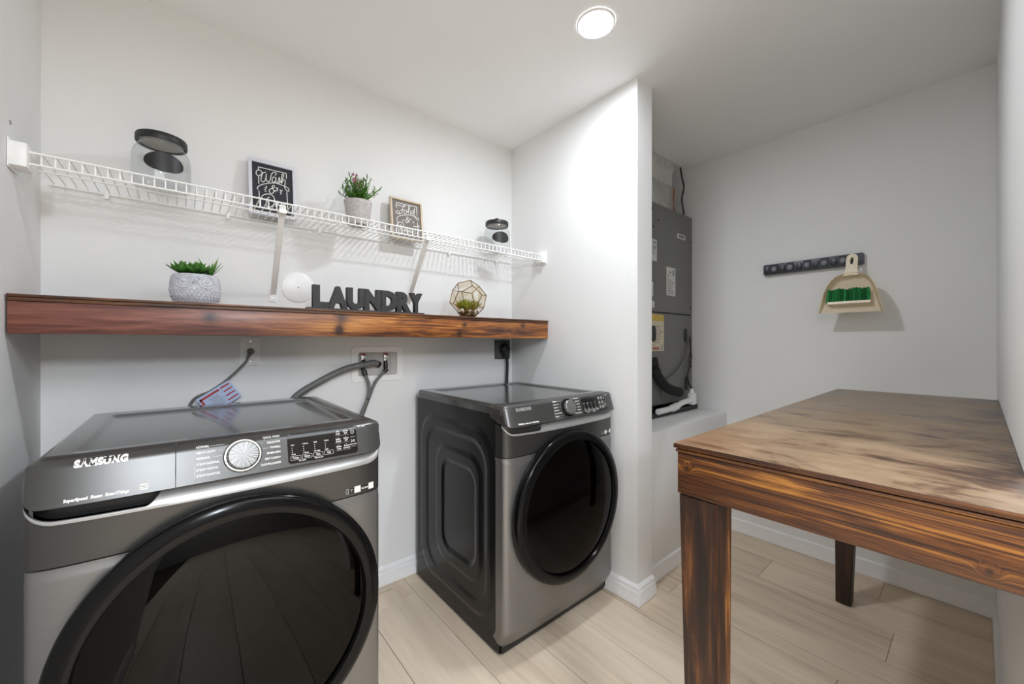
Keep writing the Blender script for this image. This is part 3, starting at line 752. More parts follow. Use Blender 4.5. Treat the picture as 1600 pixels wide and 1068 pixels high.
S2 = [[(300, 250), (630, 325)], [(630, 325), (635, 470)], [(305, 250), (305, 300)], [(636, 590), (642, 800)], [(310, 560), (316, 770)], [(316, 770), (642, 845)],
      [(310, 342), (295, 300), (330, 295), (400, 320), (440, 320), (445, 300), (420, 300), (400, 350), (385, 430), (330, 445), (290, 425), (300, 400), (340, 400), (350, 425), (330, 442)], [(360, 385), (422, 375)],
      [(440, 375), (420, 400), (430, 440), (460, 430), (460, 390), (440, 376)], [(470, 420), (510, 360), (520, 320), (505, 312), (495, 380), (492, 440)],
      [(560, 400), (530, 400), (530, 440), (560, 440), (590, 380), (600, 350), (585, 440), (590, 490), (630, 545), (655, 550), (645, 520), (580, 485), (500, 465), (400, 470), (330, 490), (298, 530), (306, 560)],
      [(535, 550), (508, 535), (490, 570), (460, 600), (435, 580), (440, 550), (480, 530), (475, 500), (455, 515), (470, 560), (502, 592)],
      [(395, 540), (412, 555)], [(385, 565), (408, 570)], [(560, 570), (575, 590)], [(555, 600), (578, 602)],
      [(325, 640), (305, 660), (300, 620), (340, 592), (385, 600), (410, 640), (385, 675), (345, 680)], [(360, 625), (350, 690), (335, 745)], [(350, 685), (385, 720), (405, 755)],
      [(415, 735), (440, 720), (425, 705), (412, 740), (440, 757)], [(450, 715), (452, 790)], [(452, 720), (478, 730), (470, 755), (452, 750)], [(490, 750), (512, 738), (498, 722), (486, 752), (512, 775)],
      [(545, 745), (525, 745), (528, 775), (545, 765), (548, 745), (556, 782)], [(590, 690), (585, 780), (602, 790)], [(560, 668), (585, 655), (610, 672), (640, 652), (668, 662)]]
def unw2(x, y):
    u = (x-232)/458.; t_, b_ = 180+.251*(x-232), 830+.17*(x-232); return u, (y-t_)/(b_-t_)
picture('framed_print', 'dark chalkboard style print in pale frame reading Wash & Dry', (.200, 1.893, WZ+.0035), .172, .238, .15, M_BOARD1, M_FR1, S1, unw1, 0)
picture('framed_print', 'small taupe print in light wood frame reading Fold & Repeat', (.789, 1.878, WZ+.0035), .172, .212, .12, M_BOARD2, M_FR2, S2, unw2, 0)

# ------------------------------------------------------------------ plants
def leafmesh(name, L, W, T, curl=0., tipw=.25, seg=5):
    bm = B(); rings = []
    for i in range(seg):
        t = i/(seg-1); w = W*(math.sin(PI*(t*.8+.12))**.8)*(1 if t < .85 else tipw+.3); th = T*(1-.6*t)
        c = Vector((L*t, 0, curl*L*t*t))
        rings.append([bm.verts.new(c+Vector((0, w*a, th*b))) for a, b in ((-.5, .18), (0, -.5), (.5, .18), (0, .12))])
    tip = bm.verts.new((L*1.12, 0, curl*L*1.25))
    for a, b in zip(rings, rings[1:]):
        for k in range(4): bm.faces.new((a[k], a[(k+1) % 4], b[(k+1) % 4], b[k]))
    for k in range(4): bm.faces.new((rings[-1][k], rings[-1][(k+1) % 4], tip))
    bm.faces.new(rings[0][::-1]); return finish(bm, name, angle=70)
def leaf_mat(name, a, b, tip):
    N = NT(name); oi = N.n('ObjectInfo'); v = N.coords(); s = N.n('SeparateXYZ'); N.t.links.new(v, s.inputs[0])
    f = N.noise(v, 45, 3); f = N.math('ADD', f, N.math('MULTIPLY', N.math('SUBTRACT', oi.outputs['Random'], .5), .5))
    c = N.ramp(f, [(.25, a), (.75, b)]); tp = N.n('MapRange', i_1=.025, i_2=.045, i_3=0., i_4=.5); N.t.links.new(s.outputs[0], tp.inputs[0])
    N.p(Base_Color=N.mix(tp.outputs[0], c, tip), Roughness=.4); return N.m
M_LEAF = leaf_mat('succulent_green', (.018, .085, .012, 1), (.085, .27, .045, 1), (.18, .34, .08, 1))
M_LEAF2 = leaf_mat('aloe_green', (.03, .12, .02, 1), (.12, .29, .06, 1), (.22, .36, .10, 1))
M_LEAFY = leaf_mat('yellow_green_succulent', (.12, .17, .015, 1), (.40, .44, .06, 1), (.40, .28, .05, 1))
M_HERB = leaf_mat('herb_green', (.045, .15, .012, 1), (.17, .38, .05, 1), (.2, .4, .06, 1))
M_SOIL = simple('dark_soil', (.03, .022, .015, 1), .9, bump=.6)
M_CONC = simple('whitewashed_concrete', (.52, .53, .58, 1), .75, vary=.14, nscale=90, bump=.35)
M_TERRA = simple('speckled_concrete_pot', (.52, .49, .48, 1), .8, vary=.22, nscale=120, bump=.5)
M_PINK = simple('pink_blossom', (.45, .16, .22, 1), .6, vary=.2)
def pose(loc, az, el, roll=0, s=1):
    return Matrix.Translation(loc) @ Matrix.Rotation(az, 4, 'Z') @ Matrix.Rotation(-el, 4, 'Y') @ Matrix.Rotation(roll, 4, 'X') @ Matrix.Scale(s, 4)

# owl planter
OX, OY = .031, 1.715
ow = thing('owl_planter', 'pale concrete owl-face planter with green succulents on the wooden shelf', 'plant pot', (OX, OY, SZ+.001), -.02)
PR = [(0, .002), (.050, .001), (.057, .005), (.0655, .025), (.0690, .050), (.0685, .072), (.0650, .090), (.0610, .098), (.0575, .099), (.055, .094)]
def owl_r(z):
    for (r0, z0), (r1, z1) in zip(PR[1:8], PR[2:9]):
        if z0 <= z <= z1: return r0+(r1-r0)*(z-z0)/(z1-z0)
    return .06
bm = lathe(B(), PR, 64)
for v in bm.verts:                                        # scalloped breast feathers
    if v.co.z < .005: continue
    pass
part('pot', bm, M_CONC, ow)
def onpot(a, z, e=0): r = owl_r(z)+e; return Vector((r*math.sin(a), -r*math.cos(a), z))
eb = B()
for sgn in (-1, 1):
    ca = sgn*.46
    def eye(r, e): return [onpot(ca+r*math.cos(t)/.066, .073+r*math.sin(t)*.92, e) for t in lsp(0, 2*PI, 29)]
    tube(eb, eye(.0235, .0005), .0026, 6, False)
    tube(eb, eye(.0150, .0005), .0012, 6, False)
    lathe(eb, [(0, .0045), (.0035, .004), (.0045, 0)], 12, 'Y', tuple(onpot(ca, .073)))
    for k in range(16):
        t = 2*PI*k/16; tube(eb, [onpot(ca+.017*math.cos(t)/.066, .073+.017*math.sin(t)*.92, .0004), onpot(ca+.021*math.cos(t)/.066, .073+.021*math.sin(t)*.92, .0004)], .0009, 4)
tube(eb, [onpot(0, .088, .001), onpot(0, .072, .004), onpot(0, .062, .002)], [.002, .0055, .001], 8)
tube(eb, [onpot(-.22, .096, 0), onpot(-.1, .090, .001), onpot(0, .082, .002), onpot(.1, .090, .001), onpot(.22, .096, 0)], .002, 6)
part('owl_face', eb, M_CONC, ow)
fb = B()
for row in range(5):
    for k in range(17):
        a = -1.45+2.9*(k+.5*(row % 2))/16.5; z = .046-row*.0095
        tube(fb, [onpot(a-.085, z+.006, 0), onpot(a-.05, z-.001, .0008), onpot(a, z-.0035, .0012), onpot(a+.05, z-.001, .0008), onpot(a+.085, z+.006, 0)], .0014, 4)
part('feather_relief', fb, M_CONC, ow)
part('soil', lathe(B(), [(0, .094), (.054, .092)], 32), M_SOIL, ow)
lm_a = leafmesh('leaf', .036, .022, .009, .25); lm_b = leafmesh('leaf', .060, .0085, .0045, .08, .1)
def rosette(par, cx, cy, z, mesh, mat, n, s, rows=3):
    for r in range(rows):
        m = max(3, n-r*2)
        for k in range(m):
            az = 2*PI*k/m+r*.5; part('leaf', mesh, mat, par, pose((cx, cy, z+.004*r), az, .25+.38*r, 0, s*(1-.17*r)))
rosette(ow, -.034, -.014, .104, lm_a, M_LEAF, 8, 1.22); rosette(ow, .004, -.026, .104, lm_a, M_LEAF, 8, 1.2); rosette(ow, -.01, .022, .106, lm_a, M_LEAF, 7, 1.1)
lm_c = lm_b.copy()
for k in range(15): part('leaf', lm_c, M_LEAF2, ow, pose((.036, -.004, .098), 2*PI*k/15*1.6, .55+.6*random.random(), 0, .85+.35*random.random()))

# flowering herb in concrete pot on wire shelf
HX, HY_ = .594, 1.775
hp = thing('flowering_plant', 'green plant with pink blossom in grey pot on the wire shelf', 'plant', (HX, HY_, WZ+.0025))
bm = lathe(B(), [(0, .002), (.044, .001), (.046, .004), (.058, .100), (.0595, .104), (.056, .105), (.054, .098)], 48)
for v in bm.verts:
    if v.co.z > .003: v.co *= 1+.012*noise.noise(v.co*60)
part('pot', bm, M_TERRA, hp)
part('soil', lathe(B(), [(0, .099), (.053, .097)], 24), M_SOIL, hp)
sl = leafmesh('l', .017, .0045, .002, .15)
fo = B(); stems = B()
for k in range(64):
    az = random.uniform(0, 2*PI); lean = random.uniform(.1, 1.05); L = random.uniform(.06, .125)
    b = Vector((random.uniform(-.03, .03), random.uniform(-.03, .03), .098)); d = Vector((math.cos(az)*math.sin(lean), math.sin(az)*math.sin(lean), math.cos(lean)))
    pts = [b, b+d*L*.5+Vector((0, 0, .008)), b+d*L]; tube(stems, pts, .0011, 4)
    for j in range(11):
        t = .25+.75*j/10; p = b+d*L*t
        n0 = len(fo.verts); fo.from_mesh(sl); fo.verts.ensure_lookup_table()
        m = pose(p, az+random.uniform(-2.6, 2.6), random.uniform(.1, 1.1), 0, random.uniform(.8, 1.25))
        for v in fo.verts[n0:]: v.co = m @ v.co
part('stems', stems, M_HERB, hp)
o = part('foliage', fo, M_HERB, hp, angle=70); o['kind'] = 'stuff'
bl = B()
for cx, cy, cz, h in ((-.022, -.010, .175, .05), (.002, -.014, .165, .035)):
    tube(bl, [(cx*.4, cy*.4, .098), (cx, cy, cz)], .0012, 4)
    for j in range(26):
        q = Vector((cx+random.gauss(0, .006), cy+random.gauss(0, .006), cz+random.uniform(0, h)))
        bmesh.ops.create_icosphere(bl, subdivisions=1, radius=random.uniform(.0025, .0045), matrix=Matrix.Translation(q))
part('blossom', bl, M_PINK, hp)

# geometric glass terrarium
TXc, TYc = 1.128, 1.70
te = thing('glass_terrarium', 'gold-edged geometric glass terrarium holding yellow-green succulents', 'terrarium', (TXc, TYc, SZ+.001), .25)
ph = (1+5**.5)/2; V = []
for a in (-1, 1):
    for b in (-1, 1):
        for c in (-1, 1): V.append(Vector((a, b, c)))
        V += [Vector((0, a/ph, b*ph)), Vector((a/ph, b*ph, 0)), Vector((a*ph, 0, b/ph))]
fn = Vector((0, 1, ph)).normalized()
Q = fn.rotation_difference(Vector((0, 0, -1))); Ed = .069; sc_ = Ed/(2/ph)
V = [(Q @ v)*sc_ for v in V]; zmin = min(v.z for v in V); V = [v-Vector((0, 0, zmin-.002)) for v in V]
cen = sum(V, Vector())/20
edges = [(i, j) for i in range(20) for j in range(i+1, 20) if (V[i]-V[j]).length < Ed*1.05]
M_GOLD = simple('antique_brass', (.26, .14, .045, 1), .34, metal=.8, vary=.2)
for i, j in edges: part('frame_bar', tube(B(), [V[i], V[j]], .0021, 6), M_GOLD, te)
dirs = []
for a in (-1, 1):
    for b in (-1, 1): dirs += [Q @ Vector(q) for q in ((0, a, b*ph), (a, b*ph, 0), (a*ph, 0, b))]
for d in dirs:
    d = d.normalized(); f = sorted(range(20), key=lambda i: -(V[i]-cen).dot(d))[:5]
    c = sum((V[i] for i in f), Vector())/5; a, b = frame_at(d)
    f.sort(key=lambda i: math.atan2((V[i]-c).dot(b), (V[i]-c).dot(a)))
    bm = B(); vs = [bm.verts.new(c+(V[i]-c)*.985) for i in f]; bm.faces.new(vs)
    part('pane', bm, M_PANE, te, smooth=False)
pb = B()
for k in range(130):
    a = random.uniform(0, 2*PI); hz = random.random()*.022; r = (.044+hz*.55)*math.sqrt(random.random())
    bmesh.ops.create_icosphere(pb, subdivisions=1, radius=random.uniform(.004, .008), matrix=Matrix.Translation((r*math.cos(a), r*math.sin(a), .009+hz)))
o = part('pebbles', pb, simple('tan_pebbles', (.20, .13, .07, 1), .7, vary=.5, nscale=70), te); o['kind'] = 'stuff'
lm_y = leafmesh('leaf', .036, .0135, .006, .2, .1)
def rosette2(cx, cy, z, n, s, e0=.35):
    for r in range(3):
        m = n-r*2
        for k in range(m): part('leaf', lm_y, M_LEAFY, te, pose((cx, cy, z+.004*r), 2*PI*k/m+r*.4, e0+.35*r, 0, s*(1-.12*r)))
rosette2(-.030, -.016, .038, 11, 1.35, .42); rosette2(.030, -.012, .044, 11, 1.4, .45); rosette2(.004, .022, .048, 10, 1.4, .6); rosette2(.0, -.036, .036, 9, 1.1, .5); rosette2(-.046, .012, .046, 9, 1.1, .4); rosette2(.046, .014, .048, 9, 1.1, .4)
lm_d = lm_b.copy()
for k in range(11): part('leaf', lm_d, M_LEAF2, te, pose((-.012, .006, .03), 2*PI*k/11*1.7, .9+.45*random.random(), 0, 1.0+.35*random.random()))

# ------------------------------------------------------------------ LAUNDRY sign
M_SIGN = simple('charcoal_painted_wood', (.028, .0275, .026, 1), .55, vary=.15)
lx0, lx1, ly = .378, .862, 1.69
sg = thing('letter_sign', 'freestanding charcoal block letter sign spelling LAUNDRY on the wooden shelf', 'sign', (0, 0, 0))
part('base_plate', box(B(), lx0-.012, lx1+.004, ly-.018, ly+.020, SZ+.001, SZ+.011, .0015), M_SIGN, sg)
cur = lx0+.010
wds = {'L': .060, 'A': .0775, 'U': .073, 'N': .074, 'D': .075, 'R': .069, 'Y': .060}
for i, chh in enumerate('LAUNDRY'):
    bm = B(); text(bm, chh, .129, 0, 0, 'LEFT', .0085, None, 1, 1, .0125)
    xs_ = [v.co.x for v in bm.verts]; zs_ = [v.co.z for v in bm.verts]; a, b, c, d = min(xs_), max(xs_), min(zs_), max(zs_)
    wdt = wds[chh]
    for v in bm.verts: v.co = (cur+(v.co.x-a)/(b-a)*wdt, ly+v.co.y, SZ+.0105+(v.co.z-c)/(d-c)*.091)
    bmesh.ops.remove_doubles(bm, verts=bm.verts, dist=1e-5)
    part('letter', bm, M_SIGN, sg, smooth=False)
    cur += wdt-(.004 if chh in 'LAR' else .002)

# ------------------------------------------------------------------ wall fittings on the back wall
cv = thing('cover_plate', 'round white blank cover plate on the wall behind the shelf', 'cover plate', (.389, YB, 1.474))
part('disc', lathe(B(), [(.066, .0005), (.066, .003), (.062, .0055), (0, .0065)], 64, 'Y'), M_WHITE, cv)
part('screw', lathe(B(), [(.003, .006), (.0025, .008), (0, .008)], 12, 'Y'), M_PLATE, cv)

def plate(t, w, h, mat, z0=0):
    part('plate', prism(B(), rrect(-w/2, w/2, -h/2, h/2, .005), -.0075, -.0005, 'Y', .002), mat, t)
ol = thing('wall_outlet', 'white single wall outlet under the shelf above the washer', 'outlet', (.2105, YB, 1.193))
plate(ol, .071, .116, M_WHITE)
part('receptacle', lathe(B(), [(.018, .007), (.0175, .010), (0, .010)], 32, 'Y'), M_WHITE, ol)
for z in (-.041, .041): part('screw', lathe(B(), [(.0035, .0070), (.003, .009), (0, .009)], 12, 'Y', (0, 0, z)), M_CHROME, ol)
pc = thing('power_cord', 'grey washer power cord with coloured warning tag plugged into white outlet', 'cord', (.2105, YB, 1.193))
pb_ = B(); lathe(pb_, [(.012, .0105), (.013, .02), (.010, .028), (0, .029)], 24, 'Y', (0, 0, 0)); tube(pb_, [(0, -.022, 0), (-.006, -.026, -.014), (-.012, -.027, -.026)], [.008, .007, .005], 10)
part('plug', pb_, M_RUB, pc)
cpts = [(-.011, -.027, -.024), (-.022, -.030, -.046), (-.075, -.030, -.105), (-.130, -.028, -.150), (-.188, -.026, -.186), (-.215, -.024, -.30), (-.20, -.024, -.45)]
part('cable', tube(B(), spline(cpts, 8), .0042, 10), M_RUB, pc)
# tag folded over the cord, written warning marks in red
U = Vector((.096, 0, .066)).normalized(); Vv = Vector((.035, 0, -.066)); Vv = (Vv-U*Vv.dot(U)).normalized()
O = Vector((.034-.2105, -.0335, 1.012-1.193))
def tg(u, v, e=0): q = O+U*u+Vv*v; return Vector((q.x, q.y-e, q.z))
tl, tw = .122, .078
bm = B(); a = [bm.verts.new(tg(*p)) for p in ((0, 0), (tl, 0), (tl, tw), (0, tw))]; b = [bm.verts.new(tg(*p, .0008)) for p in ((0, 0), (tl, 0), (tl, tw), (0, tw))]
bm.faces.new(a); bm.faces.new(b[::-1])
for i in range(4): bm.faces.new((a[i], a[(i+1) % 4], b[(i+1) % 4], b[i]))
tgo = part('warning_tag', bm, M_TAGB, pc, smooth=False, label='pale blue warning tag with red stripes')
bm = B()
def tbar(u0, u1, v0, v1): bm.faces.new([bm.verts.new(tg(*p, .0013)) for p in ((u0, v0), (u1, v0), (u1, v1), (u0, v1))])
tbar(.006, .078, .008, .016); tbar(.083, .116, .008, .014); tbar(.006, .013, .008, .07)
for k in range(3): tbar(.085-.004*k, .116, .026+k*.018, .031+k*.018)
part('tag_stripes', bm, M_RED, tgo, smooth=False)
bm = B()
for k in range(6): tbar(.028+(k % 2)*.006, .066, .026+k*.007, .0285+k*.007)
part('tag_print', bm, M_GREYP, tgo, smooth=False)

# recessed supply box
bx = thing('supply_box', 'white recessed washer supply box in the wall with two valves', 'supply box', (.7485, YB, 1.1235))
w, h, iw, ih = .262, .176, .198, .116
bm = B(); outer = rrect(-w/2, w/2, -h/2, h/2, .02, 6); inner = rrect(-iw/2, iw/2, -ih/2, ih/2, .008, 6); n = len(outer)
ov = [bm.verts.new((x, -.001, z)) for x, z in outer]; ov2 = [bm.verts.new((x*.99, -.005, z*.985)) for x, z in outer]; iv = [bm.verts.new((x, -.005, z)) for x, z in inner]
for i in range(n):
    k = (i+1) % n; bm.faces.new((ov[i], ov[k], ov2[k], ov2[i])); bm.faces.new((ov2[i], ov2[k], iv[k], iv[i]))
part('flange', bm, M_WHITE, bx)
bm = B(); fi = [bm.verts.new((x, -.0048, z)) for x, z in inner]; bi = [bm.verts.new((x*.96, -.0006, z*.96)) for x, z in inner]
for i in range(n): k = (i+1) % n; bm.faces.new((fi[i], fi[k], bi[k], bi[i]))
bm.faces.new(bi); part('box_back', bm, M_BOXIN, bx)
part('divider', box(B(), .062, .066, -.006, -.001, -.05, .05), M_BOXIN, bx)
for x, z in ((-.0795, .006), (.034, .006)):
    va = part('valve', tube(B(), [(x, -.012, z+.012), (x, -.016, z-.012), (x, -.018, z-.034)], [.008, .011, .009], 12), M_BRASSF, bx)
    part('valve_handle', box(B(), x-.0105, x+.0105, -.024, -.010, z+.008, z+.040, .003), M_CHROME, va)
    part('valve_tip', box(B(), x-.0108, x+.0108, -.0245, -.0095, z+.0405, z+.0455, .001), M_RED, va, label='red tipped valve handle')
dh = thing('drain_hose', 'thick grey corrugated drain hose looping from supply box to washer', 'hose', (0, 0, 0))
P = spline([(.742, 1.926, 1.122), (.730, 1.920, 1.126), (.710, 1.906, 1.130), (.672, 1.894, 1.126), (.577, 1.905, 1.105), (.466, 1.910, 1.053), (.372, 1.914, .992), (.31, 1.916, .90)], 24)
part('hose', tube(B(), P, [.0148+.0008*math.sin(i*2.2) for i in range(len(P))], 12), M_RUB, dh)
part('hose_end', tube(B(), [(.748, 1.926, 1.118), (.738, 1.923, 1.124)], .0163, 14), M_BLK, dh)
for lab_, pts in (('grey ribbed water hose hanging from left valve of supply box', [(.669, 1.918, 1.088), (.678, 1.908, 1.062), (.689, 1.903, 1.02), (.684, 1.902, .96), (.648, 1.902, .88), (.60, 1.903, .76), (.53, 1.905, .62), (.43, 1.906, .53), (.36, 1.906, .50)]),
                  ('grey ribbed water hose curving from right valve of supply box', [(.784, 1.919, 1.092), (.768, 1.920, 1.080), (.726, 1.923, 1.03), (.694, 1.926, .95), (.667, 1.926, .88), (.62, 1.927, .76), (.55, 1.927, .66), (.43, 1.927, .60), (.36, 1.925, .58)])):
    so = thing('water_hose', lab_, 'hose', (0, 0, 0), 0, 'washer supply hoses')
    P = spline(pts, 12)
    part('hose', tube(B(), P, [.0075+.0004*math.sin(i*1.9) for i in range(len(P))], 10), M_RUB, so)
    a = Vector(pts[0]); part('coupling', tube(B(), [a+Vector((0, 0, .006)), a+(Vector(pts[1])-a)*.75], [.0125, .011], 12), M_BRASSF, so)
do = thing('dryer_outlet', 'dark grey dryer outlet box under the shelf beside the corner', 'outlet', (1.545, YB, 1.186))
part('plate', box(B(), -.058, .058, -.012, -.001, -.060, .060, .003), M_PLATE, do)
part('screw', lathe(B(), [(.004, .012), (.003, .014), (0, .014)], 12, 'Y', (-.03, 0, -.045)), M_CHROME, do)
dc = thing('power_cord', 'thick black dryer cord with round plug dropping behind the dryer', 'cord', (1.552, YB, 1.186))
bm = B(); lathe(bm, [(.034, .0125), (.036, .022), (.033, .036), (.024, .044), (0, .046)], 32, 'Y', (0, 0, .004)); tube(bm, [(0, -.032, -.01), (.003, -.036, -.035), (.006, -.036, -.062)], [.024, .020, .010], 16)
part('plug', bm, M_BLK, dc)
part('cable', tube(B(), spline([(.006, -.036, -.055), (.009, -.036, -.10), (.008, -.034, -.16), (.006, -.032, -.25), (.004, -.030, -.40)], 8), .0095, 12), M_BLK, dc)
tag(part('wood_strip', box(B(), .66, .80, 1.885, 1.897, .0015, .0085, .001), simple('pale_cut_strip', (.62, .55, .45, 1), .6)), 'pale offcut strip lying on the floor behind the washer', 'strip')

# ------------------------------------------------------------------ tool rack, dustpan and brush on the far wall
M_RACK = simple('slate_grey_plastic', (.075, .080, .105, 1), .38, vary=.12)
RX = XD-.001
rk = thing('tool_rack', 'dark slate wall rack with five round grips holding the dustpan', 'rack', (RX, .620, 1.674))
part('rail', prism(B(), [(-.232, -.026), (-.226, -.031), (.226, -.031), (.232, -.026), (.232, .026), (.226, .031), (-.226, .031), (-.232, .026)], -.028, 0, 'X', .003), M_RACK, rk)
M_ROLL = simple('grey_roller', (.22, .23, .27, 1), .3)
for k, y in enumerate((.794, .714, .631, .552, .472)):
    yy = y-.620
    part('grip_housing', prism(B(), [(yy-.030, -.026), (yy+.020, -.026), (yy+.024, .0), (yy+.016, .026), (yy-.018, .026)], -.032, -.028, 'X'), M_BLK, rk)
    r_ = B(); bmesh.ops.create_uvsphere(r_, u_segments=20, v_segments=12, radius=.0165, matrix=Matrix.Translation((-.034, yy, -.002)))
    part('grip_roller', r_, M_ROLL, rk)
    bm = B(); box(bm, -.040, -.028, yy+.026, yy+.048, -.022, .018, .003)
    h_ = part('hook', bm, M_RACK, rk)
    part('hook_tip', box(B(), -.048, -.040, yy+.029, yy+.045, -.022, -.004, .002), M_BLK, h_)
# dustpan: a tilted tray with side walls, neck and looped handle
M_CREAM = simple('cream_plastic', (.86, .76, .59, 1), .38, vary=.04)
M_CREAMD = simple('cream_plastic_rim', (.66, .54, .36, 1), .4, vary=.04)
dp = thing('dustpan', 'cream plastic dustpan hanging by its handle from the wall rack', 'dustpan', (2.723, .428, 1.692))
ax = Vector((-.085, .0, -.300)).normalized(); lat = Vector((0, 1, 0)); nrm = ax.cross(lat).normalized()
if nrm.x > 0: nrm = -nrm
def dpt(u, v, d=0): return lat*u+ax*v+nrm*d              # v: down from the handle top; d: towards the room
def pan_half(v): return .128-.0+(.0) if v > 1 else 0
prof = [(.118, .030), (.130, .058), (.150, .076), (.180, .091), (.22, .104), (.26, .113), (.318, .128)]
bm = B()
rows = []
for v, hw in prof:
    lipw = .010; dep = .040*min(1, (.318-v)/.10+.05)      # side walls fade towards the mouth
    rows.append([bm.verts.new(dpt(s_*a, v, d)) for s_, a, d in ((-1, hw+.004, dep), (-1, hw, dep), (-1, hw-lipw, .0), (-1, hw*.3, -.002), (1, hw*.3, -.002), (1, hw-lipw, .0), (1, hw, dep), (1, hw+.004, dep))])
for a, b in zip(rows, rows[1:]):
    for k in range(7): bm.faces.new((a[k], a[k+1], b[k+1], b[k]))
top = [bm.verts.new(dpt(s_*a, .112, .034)) for s_, a in ((-1, .030), (-1, .024), (-1, .016), (-1, .008), (1, .008), (1, .016), (1, .024), (1, .030))]
for k in range(7): bm.faces.new((top[k], top[k+1], rows[0][k+1], rows[0][k]))
bmesh.ops.solidify(bm, geom=list(bm.faces), thickness=.0025)
part('pan', bm, M_CREAM, dp)
bm = B()
def hw_(v): return .0235*math.sqrt(max(0, 1-((.0235-v)/.0235)**2)) if v < .0235 else .0235+.010*ssd(v, .085, .122)
vv = [0, .002, .006, .012, .0235, .040, .060, .080, .095, .108, .116, .124]
outl = [(-hw_(v), v) for v in vv[::-1]]+[(hw_(v), v) for v in vv[1:]]
hc = (0, .040); no = len(outl)
inl = []
for u, v in outl:
    t_ = math.atan2(v-hc[1], u-hc[0]); inl.append((hc[0]+.0075*math.cos(t_), hc[1]+.022*math.sin(t_)))
def hd(v, e): return .010+.010*ssd(v, .06, .125)+e
L4 = [[bm.verts.new(dpt(u, v, hd(v, e))) for u, v in l_] for l_, e in ((outl, 0), (outl, .012), (inl, .0145), (inl, -.001))]
for q in range(4):
    a, b = L4[q], L4[(q+1) % 4]
    for k in range(no): bm.faces.new((a[k], a[(k+1) % no], b[(k+1) % no], b[k]))
part('handle', bm, M_CREAM, dp)
# brush clipped in the pan
br = thing('hand_brush', 'small hand brush with green bristles clipped inside the cream dustpan', 'brush', dp.location)
part('brush_block', prism(B(), [(-.082, -.270), (.086, -.270), (.088, -.258), (-.084, -.258)], 0, 1, 'X'), M_CREAM, br)
blk = br.children[0]
for v in blk.data.vertices:
    x, u, vz = v.co; v.co = dpt(u, -vz+.010, .012+x*.022)
N_ = NT('green_bristles'); _oi = N_.n('ObjectInfo')
N_.p(Base_Color=N_.ramp(N_.math('ADD', N_.math('MULTIPLY', N_.noise(N_.coords(), 220, 3), .7), N_.math('MULTIPLY', _oi.outputs['Random'], .45)), [(.35, (.004, .085, .02)), (.85, (.03, .33, .085))]), Roughness=.55)
M_BRIS = N_.m
for k in range(15):
    u0 = -.080+k*.0119; bm = B(); sp = (k-7)/7*-.006
    for j in range(16):
        du, dn = (j % 4)*.0022, (j//4)*.005
        tube(bm, [dpt(u0+du, .272, .014+dn), dpt(u0+du+sp*.4+random.uniform(-.001, .001), .235, .015+dn), dpt(u0+du*1.15+sp+random.uniform(-.0015, .0015), .200+.004*math.sin(k*1.1)+random.uniform(-.003, .003), .016+dn*1.25)], [.0016, .0016, .0018], 4)
    part('bristle_tuft', bm, M_BRIS, br, smooth=False)

# ------------------------------------------------------------------ air handler in its closet
M_AH = simple('grey_cabinet_paint', (.165, .164, .156, 1), .45, vary=.04)
M_AHD = simple('dark_groove', (.012, .012, .012, 1), .6)
AX0, AX1, AY, AZB, AZT, ASE = 2.190, 2.744, 1.297, .835, 2.104, 1.420
ah = thing('air_handler', 'tall grey air handler cabinet standing on the white stand behind the partition', 'air handler', (0, 0, 0))
part('upper_cabinet', box(B(), AX0, AX1, AY, AY+.55, ASE+.004, AZT, .003), M_AH, ah)
part('lower_cabinet', box(B(), AX0, AX1, AY, AY+.55, AZB, ASE-.004, .003), M_AH, ah)
part('seam', box(B(), AX0+.004, AX1-.004, AY+.004, AY+.54, ASE-.004, ASE+.004), M_AHD, ah)
M_LAB = simple('white_label', (.62, .62, .60, 1), .5, vary=.03)
M_WARN = simple('cream_warning_label', (.66, .58, .42, 1), .5, vary=.03); M_YEL = simple('yellow_print', (.60, .42, .06, 1), .5)
def lab(x0, x1, z0, z1, mat=M_LAB, rows=(), nm='label'):
    o = part(nm, box(B(), x0, x1, AY-.0012, AY-.0002, z0, z1), mat, ah)
    bm = B()
    for (a, b, c, d) in rows:
        bm.faces.new([bm.verts.new((x0+(x1-x0)*p, AY-.0016, z0+(z1-z0)*q)) for p, q in ((a, c), (b, c), (b, d), (a, d))])
    if rows: part('label_print', bm, M_GREYP, o, smooth=False)
    return o
random.seed(11)
def lines(n, z0=.05, z1=.6): return [(.10, random.uniform(.55, .92), z0+(z1-z0)*k/n, z0+(z1-z0)*(k+.45)/n) for k in range(n)]
lab(2.195, 2.272, 1.737, 1.872, M_LAB, lines(7, .3, .75)+[(.3, .9, .80, .90), (.6, .8, .55, .72)])
lab(2.39, 2.506, 1.536, 1.721, M_LAB, lines(9)+[(.3, .5, .78, .86), (.65, .88, .72, .93), (.12, .3, .66, .72)])
lab(2.195, 2.229, 1.517, 1.604, M_LAB, lines(6, .1, .9)); lab(2.195, 2.244, 1.447, 1.487, M_LAB, lines(3, .1, .9))
wl = lab(2.212, 2.358, 1.177, 1.406, M_WARN, lines(12, .22, .72)+[(0, 1, .765, .775), (.72, .95, .52, .545), (.0, .3, .155, .175), (.7, 1, .155, .175), (.75, .9, .03, .13)], 'warning_label')
bm = B(); box(bm, 2.213, 2.357, AY-.0018, AY-.0013, 1.365, 1.405); part('yellow_band', bm, M_YEL, wl)
bm = B(); box(bm, 2.220, 2.300, AY-.0018, AY-.0013, 1.183, 1.203); part('red_band', bm, simple('faded_red_print', (.42, .16, .13, 1), .5), wl)
